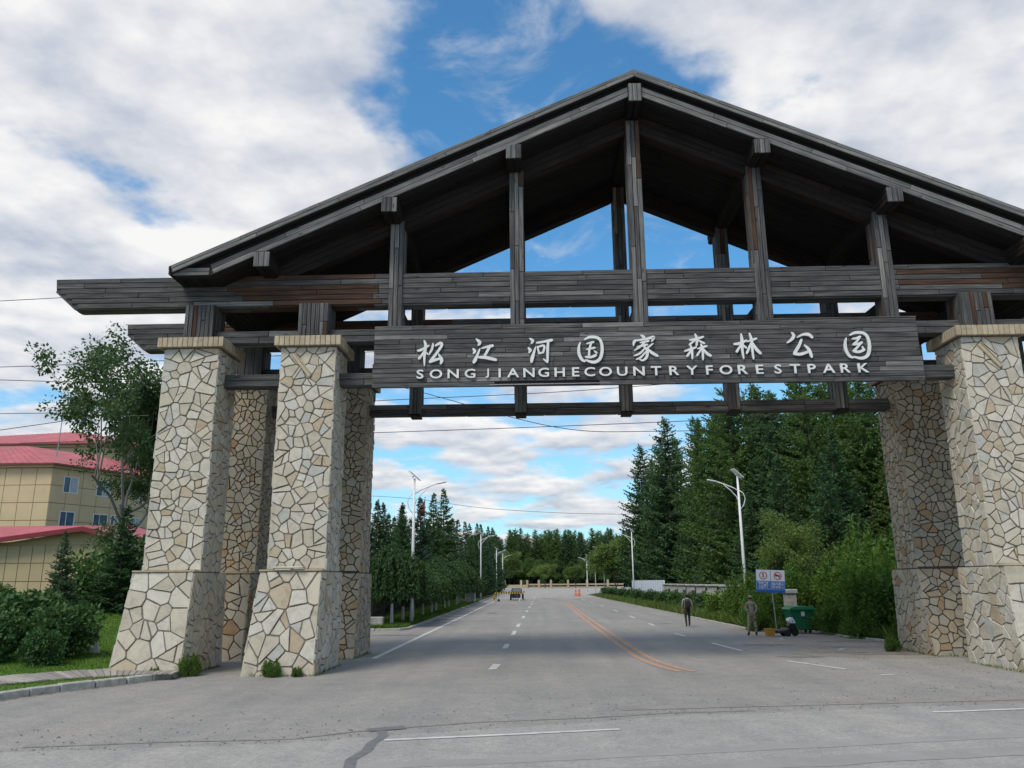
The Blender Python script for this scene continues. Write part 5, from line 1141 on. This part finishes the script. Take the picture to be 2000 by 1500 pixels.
# white board lying in the lawn
mb = MB(); mb.add([(-.42, 0, 0), (.30, 0, 0), (-.12, .22, .95), (-.42, .22, .98), (-.42, .04, 0), (.30, .04, 0), (-.12, .26, .95), (-.42, .26, .98)], [(0, 1, 2, 3), (7, 6, 5, 4), (0, 4, 5, 1), (1, 5, 6, 2), (2, 6, 7, 3), (3, 7, 4, 0)])
tag(mb.obj('white_board', M_white, None, T(-14.65, 27.2, lawn_z(-14.65, 27.2) - .02, 0, .7)), 'slanting white board standing in the lawn beside the rounded shrub', 'board')

# ------------------------------------------------------------------ right side fence and column
for k in range(9):
    y = 52.5 + k * 4.5; x = 14.1
    lb = ['stone fence post with flat cap just right of the near lamp', 'stone fence post with flat cap just left of the near lamp'][k] if k < 2 else 'buff stone fence post in the receding right fence'
    root = empty('fence_post', T(x, y), lb, 'fence post', 'stone posts of the right fence'); mb = MB(); mb.cbox((-.33, -.33, 0), (.33, .33, 1.95), .02); mb.obj('shaft', M_conc, root, T(x, y)); mb = MB(); mb.cbox((-.43, -.43, 1.95), (.43, .43, 2.12), .04); mb.obj('cap', M_conc, root, T(x, y))
for k in range(8):
    y = 52.9 + k * 4.5; root = empty('fence_railing', T(14.1, y), 'dark railing panel between two stone posts of the right fence', 'railing', 'railings of the right fence')
    for zz in (.35, 1.45): mb = MB(); mb.box((-.03, 0, zz), (.03, 3.7, zz + .06)); mb.obj('rail', M_iron, root, T(14.1, y))
    me = None
    for i in range(14):
        if me is None: mb = MB(); mb.box((-.015, -.015, .1), (.015, .015, 1.6)); me = mb.mesh('picket', M_iron)
        put(bpy.data.objects.new('picket', me), root, T(14.14, y + .15 + i * .26))
wr = empty('white_hoarding', T(14.3, 98), 'white corrugated hoarding behind the far right bushes', 'hoarding', None)
me = None
for i in range(34):
    if me is None: mb = MB(); mb.prism([(-.02, .1), (.02, .1), (.02, 2.5), (-.02, 2.5)], 0, .9); mb.box((-.05, .4, .1), (-.02, .5, 2.5)); me = mb.mesh('panel', paint('white_sheet', (.62, .66, .72), .5, .12, 2))
    put(bpy.data.objects.new('panel', me), wr, T(14.3 + .05 * (i % 2), 91 + i * .92))
# square tiled column behind the bin
root = empty('tiled_column', T(12.75, 41.6), 'squat pale block column with a cap behind the green bin', 'column'); mb = MB(); mb.box((-.235, -.235, 0), (.235, .235, 1.75)); sh = mb.obj('shaft', M_mort, root, T(12.75, 41.6))
mb = MB(); mb.cbox((-.33, -.33, 1.75), (.33, .33, 1.98), .05); mb.obj('cap', M_conc, root, T(12.75, 41.6))
M_tile = stone('pale_block', [(0, (.46, .43, .37)), (.4, (.52, .49, .43)), (.75, (.42, .39, .33))])
for r in range(9):
    for c in range(3):
        mb = MB(); mb.cbox((-.08, -.02, -.09), (.08, .02, .09), .01); mb.obj('block', M_tile, sh, T(12.75 - .166 + c * .166, 41.6 - .24, .1 + r * .193)); 
        mb = MB(); mb.cbox((-.02, -.08, -.09), (.02, .08, .09), .01); mb.obj('block', M_tile, sh, T(12.75 - .24, 41.6 - .166 + c * .166, .1 + r * .193))

# ------------------------------------------------------------------ double sign
M_sblue = paint('sign_blue', (.012, .10, .42), .45, .12); M_sred = paint('sign_red', (.55, .03, .04), .45, .1); M_sltb = paint('sign_pale_blue', (.35, .52, .72), .5, .08); M_sgrey = paint('sign_white', (.66, .68, .72), .5, .06)
sgm = T(11.2, 39.4, 1.86) @ Matrix.Rotation(R(-3), 4, 'Y') ; sgm = Matrix.Translation((11.2, 39.4, 1.86)) @ Matrix.Rotation(R(-6), 4, 'Z') @ Matrix.Rotation(R(2.5), 4, 'Y')
sg = empty('traffic_sign', T(11.2, 39.4), 'white and blue double notice board with a 5 limit and a no-truck symbol', 'sign')
mb = MB(); mb.tube([(.16, .06, 0), (.06, .05, 2.1)], .035, 8); mb.obj('post', M_steel, sg, T(11.2, 39.4))
W_, H_ = 1.34, 1.05
mb = MB(); mb.cbox((-W_ / 2, 0, 0), (W_ / 2, .05, H_), .01); board = mb.obj('board', M_sblue, sg, sgm)
def flat(parent, m, x0, z0, x1, z1, d, name): mb = MB(); mb.box((x0, -d, z0), (x1, -d + .003, z1)); return mb.obj(name, m, parent, sgm)
for s, x0, x1 in ((0, -W_ / 2 + .01, -.01), (1, .01, W_ / 2 - .01)):
    flat(board, M_sgrey, x0, .53, x1, H_ - .01, .006, 'white_field'); flat(board, M_sltb, x0 + .01, .13, x1 - .01, .50, .006, 'frame_field'); flat(board, M_sblue, x0 + .03, .15, x1 - .03, .48, .011, 'blue_field')
    cx_ = (x0 + x1) / 2; mb = MB(); n = 28
    vs = [(cx_ + r0 * math.cos(2 * math.pi * k / n), -.012, .775 + r0 * math.sin(2 * math.pi * k / n)) for r0 in (.185, .148) for k in range(n)]; mb.add(vs, [(k, (k + 1) % n, n + (k + 1) % n, n + k) for k in range(n)])
    mb.obj('red_ring', M_sred, board, sgm)
mb = MB(); cx_ = W_ / 4; mb.box((-.165, -.018, -.018), (.165, -.015, .018), m=Matrix.Translation((cx_, 0, .775)) @ Matrix.Rotation(R(45), 4, 'Y')); mb.obj('red_bar', M_sred, board, sgm)
mb = MB(); mb.box((cx_ - .12, -.0135, .765), (cx_ + .04, -.012, .83)); mb.box((cx_ + .045, -.0135, .765), (cx_ + .12, -.012, .81)); mb.box((cx_ - .09, -.0135, .742), (cx_ - .05, -.012, .762)); mb.box((cx_ + .05, -.0135, .742), (cx_ + .09, -.012, .762)); mb.obj('truck_symbol', M_black, board, sgm)
def sign_text(s, x, z, size, m, bold=.02, name='lettering'):
    me = text_mesh(s, .0, m, bold); me.name = name; put(bpy.data.objects.new(name, me), board, sgm @ frame((x, -.0155, z), X3, Z3, -Y3) @ Matrix.Scale(size, 4))
sign_text('5', -W_ / 4, .775, .27, M_black, .012)
for i, s in enumerate(('限速行驶', '小心慢行', '注意行人')): sign_text(s, -W_ / 4, .42 - i * .105, .118, M_sgrey, .012)
for i, s in enumerate(('园内禁止', '货车驶入')): sign_text(s, W_ / 4, .39 - i * .15, .142, M_sgrey, .015)

# ------------------------------------------------------------------ green bin
M_bin = paint('green_bin_plastic', (.012, .13, .062), .4, .15, 3); M_bin2 = paint('green_lid_plastic', (.018, .20, .09), .4, .15, 3)
bx, by = 12.35, 39.2; bm_ = T(bx, by, 0, R(4)) @ Matrix.Diagonal((.84, .9, 1, 1)); bn = empty('wheeled_bin', bm_, 'large green wheeled refuse bin under the double notice board', 'bin')
mb = MB(); b_ = [(-.56, -.42, .22), (.56, -.42, .22), (.56, .40, .22), (-.56, .40, .22), (-.67, -.52, 1.06), (.67, -.52, 1.06), (.67, .50, 1.06), (-.67, .50, 1.06)]; mb.add(b_, [(0, 3, 2, 1), (4, 5, 6, 7), (0, 1, 5, 4), (1, 2, 6, 5), (2, 3, 7, 6), (3, 0, 4, 7)])
mb.cbox((-.71, -.56, 1.02), (.71, .54, 1.10), .02)
for x in (-.45, -.15, .15, .45): mb.add([(x - .02, -.425, .24), (x + .02, -.425, .24), (x + .02, -.525, 1.0), (x - .02, -.525, 1.0), (x - .02, -.44, .24), (x + .02, -.44, .24), (x + .02, -.54, 1.0), (x - .02, -.54, 1.0)], [(4, 5, 6, 7), (0, 4, 7, 3), (1, 2, 6, 5)])
mb.obj('body', M_bin, bn, bm_)
mb = MB(); prof = [(-.74, 1.10), (.74, 1.10), (.70, 1.17), (.40, 1.23), (-.40, 1.23), (-.70, 1.17)]; mb.prism(prof, -.60, .56); mb.obj('lid', M_bin2, bn, bm_)
mb = MB(); mb.tube([(.68, -.3, .95), (.80, -.3, .9), (.80, -.3, .45), (.63, -.3, .4)], .03, 6); mb.tube([(.68, .2, .95), (.82, .2, .9), (.82, .2, .45), (.63, .2, .4)], .03, 6); mb.obj('side_handle', M_bin, bn, bm_)
mb = MB(); mb.box((-.09, -.550, .80), (.10, -.535, 1.0)); mb.obj('label_plate', paint('bin_label', (.5, .55, .48), .5, .2, 12), bn, bm_)
for x in (-.44, .44):
    for y in (-.3, .3): mb = MB(); mb.lathe([(.03, -.03), (.10, -.03), (.11, 0), (.10, .03), (.03, .03)], 12, Matrix.Translation((x, y, .11)) @ Matrix.Rotation(R(90), 4, 'Y')); mb.box((x - .045, y - .03, .1), (x + .045, y + .03, .24)); mb.obj('wheel', M_rubber, bn, bm_)

# ------------------------------------------------------------------ low three-wheeled machine with yellow crate
M_yel = paint('yellow_crate', (.55, .27, .03), .5, .15); tm_ = T(10.95, 37.4, 0, R(6)); tr = empty('small_tricycle', tm_, 'low dark cargo tricycle with yellow crate and white front cowl', 'tricycle')
def wheel(parent, x, y, r0, w, m0):
    mw = m0 @ Matrix.Translation((x, y, r0)) @ Matrix.Rotation(R(90), 4, 'X'); mb = MB(); mb.lathe([(r0 * .55, -w / 2), (r0 * .93, -w / 2), (r0, -w * .25), (r0, w * .25), (r0 * .93, w / 2), (r0 * .55, w / 2)], 18, mw); o = mb.obj('wheel', M_rubber, parent); mb = MB(); mb.lathe([(.02, -w * .3), (r0 * .56, -w * .3), (r0 * .56, w * .3), (.02, w * .3)], 12, mw); mb.obj('rim', M_steel, o); return o
wheel(tr, .62, 0, .17, .09, tm_); wheel(tr, .18, -.26, .15, .1, tm_); wheel(tr, .18, .26, .15, .1, tm_)
mb = MB(); mb.tube([(.62, 0, .17), (.56, 0, .42), (.46, 0, .62)], .03, 7); mb.tube([(.46, -.24, .64), (.46, .24, .64)], .02, 6); mb.tube([(.56, 0, .3), (.2, 0, .16), (-.32, 0, .16)], .035, 7); mb.cbox((-.36, -.2, .14), (.22, .2, .19), .02); mb.obj('chassis', M_black, tr, tm_)
mb = MB(); mb.prism([(.40, .56), (.62, .56), (.58, .66), (.50, .80), (.34, .76), (.32, .66)], -.17, .17); mb.obj('front_cowl', M_white, tr, tm_)
mb = MB(); mb.prism([(.36, .30), (.66, .34), (.62, .55), (.40, .58), (.30, .45)], -.13, .13); mb.obj('front_fairing', M_black, tr, tm_)
mb = MB(); mb.cbox((-.02, -.17, .19), (.30, .17, .36), .05); mb.cbox((-.28, -.16, .19), (.0, .16, .30), .04); mb.obj('seat', paint('grey_brown_seat', (.17, .15, .12), .7, .4), tr, tm_)
mb = MB()
mb.add([(-.66, -.17, .0), (-.40, -.17, .0), (-.40, .17, .0), (-.66, .17, .0), (-.72, -.2, .31), (-.35, -.2, .31), (-.35, .2, .31), (-.72, .2, .31)], [(0, 3, 2, 1), (0, 1, 5, 4), (1, 2, 6, 5), (2, 3, 7, 6), (3, 0, 4, 7)])
mb.cbox((-.74, -.22, .29), (-.33, -.19, .335), .01); mb.cbox((-.74, .19, .29), (-.33, .22, .335), .01); mb.box((-.70, -.195, .15), (-.37, -.185, .175))
tag(mb.obj('crate', M_yel, None, tm_), 'yellow plastic crate on the ground behind the small tricycle', 'crate')
mb = MB(); mb.tube([(-.4, 0, .12), (-.3, 0, .17)], .02, 6); mb.obj('hitch', M_black, tr, tm_)

# ------------------------------------------------------------------ car, boom, cabinet, barrier
M_car = paint('black_car_paint', (.015, .016, .019), .2, .15, 2, .2, .6); M_tail = paint('tail_lamp', (.35, .02, .02), .2, .1); cm_ = T(-2.6, 112.8, 0, R(2)); car = empty('parked_car', cm_, 'black car stopped beyond the striped boom', 'car')
mb = MB()
def loft(mb, secs, mi=0):
    n = len(secs[0]); vs = [p for s in secs for p in s]; mb.add(vs, [(i * n + k, i * n + (k + 1) % n, (i + 1) * n + (k + 1) % n, (i + 1) * n + k) for i in range(len(secs) - 1) for k in range(n)] + [list(range(n))[::-1], list(range((len(secs) - 1) * n, len(secs) * n))], mi)
def csec(y, w, z0, z1, c=.1): return [(-w, y, z0 + c), (-w + c, y, z0), (w - c, y, z0), (w, y, z0 + c), (w, y, z1 - c), (w - c, y, z1), (-w + c, y, z1), (-w, y, z1 - c)]
loft(mb, [csec(-2.25, .80, .42, .82), csec(-2.05, .90, .30, .98), csec(-1.2, .93, .28, 1.02), csec(1.4, .93, .28, 1.0), csec(2.1, .90, .32, .95), csec(2.3, .78, .45, .85)]); mb.obj('body', M_car, car, cm_, False)
mb = MB(); loft(mb, [csec(-1.9, .74, .95, 1.08, .05), csec(-1.35, .68, .95, 1.56, .12), csec(.2, .68, .95, 1.62, .12), csec(1.2, .76, .93, 1.05, .05)]); mb.obj('cabin', M_car, car, cm_)
mb = MB(); mb.add([(-.62, -1.90, 1.08), (.62, -1.90, 1.08), (.54, -1.44, 1.48), (-.54, -1.44, 1.48)], [(0, 1, 2, 3)]); mb.obj('rear_window', paint('car_glass', (.10, .12, .13), .1, .2, 2, 0, .8), car, cm_ @ Matrix.Translation((0, -.03, .02)))
for s in (-1, 1):
    mb = MB(); mb.cbox((s * .70 - .14, -2.22, .70), (s * .70 + .14, -2.12, .86), .02); mb.obj('tail_light', M_tail, car, cm_)
    mb = MB(); mb.cbox((s * 1.02 - .1, .6, .98), (s * 1.02 + .1, .72, 1.14), .03); mb.obj('mirror', M_car, car, cm_)
    for y in (-1.35, 1.4):
        mw = cm_ @ Matrix.Translation((s * .82, y, .33)) @ Matrix.Rotation(R(90), 4, 'Y'); mb = MB(); mb.lathe([(.2, -.11), (.31, -.11), (.335, -.06), (.335, .06), (.31, .11), (.2, .11)], 18, mw); o = mb.obj('wheel', M_rubber, car); mb = MB(); mb.lathe([(.02, -.08), (.2, -.08), (.2, .08), (.02, .08)], 12, mw); mb.obj('rim', M_steel, o)
mb = MB(); mb.box((-.26, -2.275, .56), (.26, -2.255, .68)); mb.obj('number_plate', paint('plate_blue', (.04, .07, .16), .4, .1), car, cm_)
mb = MB(); mb.box((-.7, -2.24, .40), (.7, -2.2, .46)); mb.obj('bumper_trim', M_steel, car, cm_)
M_hy = paint('hazard_yellow', (.62, .40, .04), .5, .1)
gm_ = T(-5.0, 104.5, 0); gb = empty('boom_barrier', gm_, 'yellow and black striped boom on a wheeled stand across the left lane', 'barrier')
for i in range(24):
    mb = MB(); mb.box((-.35 + i * .155, -.05, .96), (-.35 + (i + 1) * .155 - .002, .05, 1.12)); mb.obj('boom_stripe', M_hy if i % 2 else M_black, gb, gm_)
for s, x in ((0, -.25), (1, 3.15)):
    mb = MB(); mb.tube([(x, 0, .12), (x, 0, .96)], .06, 8); mb.tube([(x - .3, -.3, .05), (x, 0, .5)], .04, 6); mb.tube([(x - (.3 if s == 0 else -.3), .3, .05), (x, 0, .5)], .04, 6); mb.obj('stand', M_hy if s == 0 else M_white, gb, gm_)
mb = MB(); mb.cbox((-.45, -.2, .4), (.0, .2, .8), .06); mb.obj('drive_box', M_hy, gb, gm_)
for z in (.38, .56, .74): mb = MB(); mb.box((-.457, -.207, z + .03), (.007, .0, z + .1)); mb.obj('black_band', M_black, gb, gm_)
mb = MB(); mb.tube([(.3, -.3, .16), (.3, -.2, .16)], .16, 12); mb.obj('wheel', M_rubber, gb, gm_)
kb = empty('utility_cabinet', T(-7.75, 97), 'white metal cabinet under the weeping trees left of the boom', 'cabinet'); mb = MB(); mb.cbox((-.6, -.5, .1), (.6, .5, 1.85), .04); mb.obj('body', M_white, kb, T(-7.75, 97)); mb = MB(); mb.box((-.52, -.515, .2), (-.02, -.505, 1.75)); mb.box((.02, -.515, .2), (.52, -.505, 1.75)); mb.obj('door', paint('cabinet_door', (.6, .61, .62), .5, .1), kb, T(-7.75, 97)); mb = MB(); mb.cbox((-.66, -.56, 1.85), (.66, .56, 1.92), .02); mb.obj('roof', M_white, kb, T(-7.75, 97))
M_or = paint('orange_plastic', (.72, .20, .10), .5, .12)
for i, (x, lb) in enumerate(((6.62, 'left orange plastic barrier on the far road'), (7.18, 'right orange plastic barrier on the far road'))):
    m0 = T(x, 135.5, 0, R(8 * i)); o = empty('road_barrier', m0, lb, 'barrier', 'orange barriers on the far road'); mb = MB(); mb.prism([(-.26, 0), (.26, 0), (.22, .2), (.15, .85), (.10, 1.15), (-.10, 1.15), (-.15, .85), (-.22, .2)], -.2, .2); mb.obj('body', M_or, o, m0); mb = MB(); mb.box((-.17, -.206, .55), (.17, -.202, .72)); mb.obj('reflective_band', paint('barrier_band', (.75, .4, .3), .4, .1), o, m0)
# far wall
fw_ = empty('far_wall', T(4, 318), 'low pale wall with square posts closing the far end of the plaza', 'wall')
for x in (-22, -12, -5.6, -3.2, 0 + 5.2 - 3.9, 6.0, 12.6, 20, 28):
    mb = MB(); mb.cbox((-.42, -.4, 0), (.42, .4, 3.0), .05); mb.obj('post', M_cap, fw_, T(x, 318))
mb = MB(); mb.box((-40, -.2, 0), (-3.6, .2, 1.25)); mb.obj('wall_panel', M_cap, fw_, T(0, 318)); mb = MB(); mb.box((-2.6, -.2, 1.0), (34, .2, 1.55)); mb.box((-2.6, -.2, 0), (34, .2, .45)); mb.obj('rail', M_cap, fw_, T(0, 318))

# ------------------------------------------------------------------ people
def camo(name, cols, scale=9):
    t = NT(name); v = t.coord(); return t.fin(t.ramp(t.noise(v, scale, 3, .5, .6), [(0, cols[0]), (.42, cols[1]), (.52, cols[2]), (.62, cols[3])], 'CONSTANT'), .9)
M_camo = camo('camouflage_cloth', [(.12, .095, .06), (.27, .235, .155), (.36, .32, .23), (.19, .16, .105)])
M_dcamo = camo('dark_camouflage', [(.015, .016, .012), (.035, .036, .026), (.06, .058, .042), (.025, .025, .02)])
M_skin = paint('skin', (.36, .21, .14), .6, .1); M_hair = paint('dark_hair', (.012, .011, .010), .8, .3); M_boot = paint('dark_boot', (.03, .024, .018), .8, .3); M_shirt = paint('grey_shirt', (.30, .28, .25), .9, .2)
def skinned(name, joints, edges, root_i, mats, pick, parent, m, sub_=2):
    me = bpy.data.meshes.new(name); me.from_pydata([j[:3] for j in joints], edges, []); o = bpy.data.objects.new(name, me); COL.objects.link(o)
    md = o.modifiers.new('skin', 'SKIN'); md.use_smooth_shade = True
    for i, j in enumerate(joints): r0 = j[3]; me.skin_vertices[0].data[i].radius = (r0, j[4] if len(j) > 4 else r0)
    me.skin_vertices[0].data[root_i].use_root = True
    s = o.modifiers.new('sub', 'SUBSURF'); s.levels = sub_; s.render_levels = sub_
    bpy.context.view_layer.update(); nm = bpy.data.meshes.new_from_object(o.evaluated_get(bpy.context.evaluated_depsgraph_get())); bpy.data.objects.remove(o)
    nm.materials.clear(); nm.name = name
    for q in mats: nm.materials.append(q)
    for p in nm.polygons: p.material_index = pick(p.center); p.use_smooth = True
    return put(bpy.data.objects.new(name, nm), parent, m)
def fingers(parent, m, wrist, d, mat, sgn):
    """palm with four fingers and a thumb at a wrist, pointing along d"""
    d = Vector(d).normalized(); s = Vector((sgn, 0, 0)); s = (s - d * s.dot(d)).normalized(); n = d.cross(s); w = Vector(wrist); mb = MB()
    mb.tube([w, w + d * .05, w + d * .095], [.026, .036, .032], 8)
    for k, (off, L) in enumerate(((-.03, .065), (-.01, .078), (.011, .072), (.03, .055))): b = w + d * .085 + s * off; mb.tube([b, b + d * L * .5 + n * .006, b + d * L + n * .022], [.0095, .009, .007], 6)
    b = w + d * .03 + s * .034; mb.tube([b, b + d * .03 + s * .025, b + d * .06 + s * .028], [.011, .010, .008], 6)
    mb.obj('hand', mat, parent, m, True)
# man in camouflage, back to us, arms folded behind him / hands at the waist
pm = T(9.72, 37.6, 0, R(8)); pa = empty('person', pm, 'person in pale camouflage and cap standing with their back to us by the tricycle', 'person')
J = [(0, 0, .93, .155, .12), (0, 0, 1.12, .15, .115), (0, 0, 1.30, .175, .12), (0, .0, 1.43, .14, .10), (0, .01, 1.51, .06), (0, .02, 1.57, .085, .095), (0, .02, 1.68, .088, .098),
     (-.10, 0, .88, .095), (-.145, -.01, .50, .072), (-.17, .01, .10, .052), (.10, 0, .88, .095), (.155, .0, .50, .072), (.19, .01, .10, .052),
     (-.21, 0, 1.40, .065), (-.27, -.06, 1.16, .052), (-.10, -.17, .98, .038), (.21, 0, 1.40, .065), (.27, -.06, 1.16, .052), (.09, -.18, 1.0, .038),
     (-.18, .10, .045, .042), (.20, .10, .045, .042)]
E_ = [(0, 1), (1, 2), (2, 3), (3, 4), (4, 5), (5, 6), (0, 7), (7, 8), (8, 9), (0, 10), (10, 11), (11, 12), (3, 13), (13, 14), (14, 15), (3, 16), (16, 17), (17, 18), (9, 19), (12, 20)]
skinned('body', J, E_, 0, [M_camo, M_skin, M_boot], lambda c: 2 if c.z < .17 else (1 if c.z > 1.49 or (c.y < -.155 and .9 < c.z < 1.02 and abs(c.x) < .12) else 0), pa, pm)
fingers(pa, pm, (-.09, -.175, .985), (.9, -.1, -.12), M_skin, -1); fingers(pa, pm, (.08, -.185, 1.0), (-.8, -.05, -.35), M_skin, 1)
mb = MB(); mb.lathe([(.112, 1.645), (.118, 1.68), (.108, 1.73), (.07, 1.765), (.01, 1.775)], 16, Matrix.Translation((0, .02, 0))); mb.lathe([(.01, 0), (.12, 0), (.115, .012), (.01, .015)], 14, Matrix.Translation((0, .10, 1.645)) @ Matrix.Diagonal((.8, .9, 1, 1))); mb.obj('cap', M_camo, pa, pm, True)
mb = MB()
for s in (-1, 1): mb.lathe([(.005, -.012), (.022, -.01), (.022, .01), (.005, .012)], 8, Matrix.Translation((s * .092, .02, 1.605)) @ Matrix.Rotation(R(90), 4, 'Y') @ Matrix.Diagonal((1.3, 1, 1, 1)))
mb.lathe([(.004, 0), (.016, .0), (.013, .03), (.004, .035)], 6, Matrix.Translation((0, .115, 1.595))); mb.obj('face_features', M_skin, pa, pm, True)
mb = MB(); mb.lathe([(.098, 1.60), (.104, 1.63), (.104, 1.66)], 14, Matrix.Translation((0, .012, 0))); mb.obj('hair', M_hair, pa, pm, True)
# walking man with a black backpack
pm = T(8.25, 45.2, 0, R(5)); pb = empty('person', pm, 'person in dark trousers with black backpack walking away up the road', 'person')
J = [(0, 0, .93, .15, .115), (0, 0, 1.12, .145, .11), (0, 0.01, 1.30, .175, .115), (0, .02, 1.44, .13, .095), (0, .03, 1.51, .055), (0, .05, 1.58, .082, .09), (0, .05, 1.69, .086, .095),
     (-.09, 0, .88, .09), (-.10, .06, .50, .07), (-.10, -.06, .10, .048), (.09, 0, .88, .09), (.11, .10, .50, .07), (.12, .16, .10, .048),
     (-.21, .01, 1.41, .06), (-.27, .02, 1.14, .045), (-.25, .10, .92, .034), (.21, .01, 1.41, .06), (.27, -.02, 1.14, .045), (.27, -.03, .90, .034), (-.10, .03, .05, .04), (.12, .26, .06, .04)]
skinned('body', J, E_, 0, [M_dcamo, M_skin, M_boot, M_shirt, M_hair], lambda c: 2 if c.z < .15 else (4 if c.z > 1.60 or (c.z > 1.53 and c.y < .02) else (1 if c.z > 1.48 or (abs(c.x) > .19 and c.z < 1.16 and c.z > .8) else (3 if c.z > 1.02 else 0))), pb, pm)
fingers(pb, pm, (-.25, .105, .91), (.05, .15, -1), M_skin, 1); fingers(pb, pm, (.27, -.03, .89), (-.05, .05, -1), M_skin, -1)
mb = MB(); loft(mb, [[(-.15, y, z0 + .05), (-.1, y, z0), (.1, y, z0), (.15, y, z0 + .05), (.15, y, z1 - .1), (.09, y, z1), (-.09, y, z1), (-.15, y, z1 - .1)] for y, z0, z1 in ((-.10, 1.0, 1.46), (-.2, .98, 1.44), (-.27, 1.03, 1.34))]); mb.cbox((-.1, -.31, 1.05), (.1, -.27, 1.22), .03); bp = mb.obj('backpack', M_black, pb, pm)
mb = MB()
for s in (-1, 1): mb.tube([(s * .11, -.12, 1.40), (s * .12, -.06, 1.50), (s * .12, .08, 1.46), (s * .13, .13, 1.25), (s * .15, .02, 1.06), (s * .13, -.1, 1.04)], .02, 6)
mb.obj('strap', M_black, bp, pm, True)
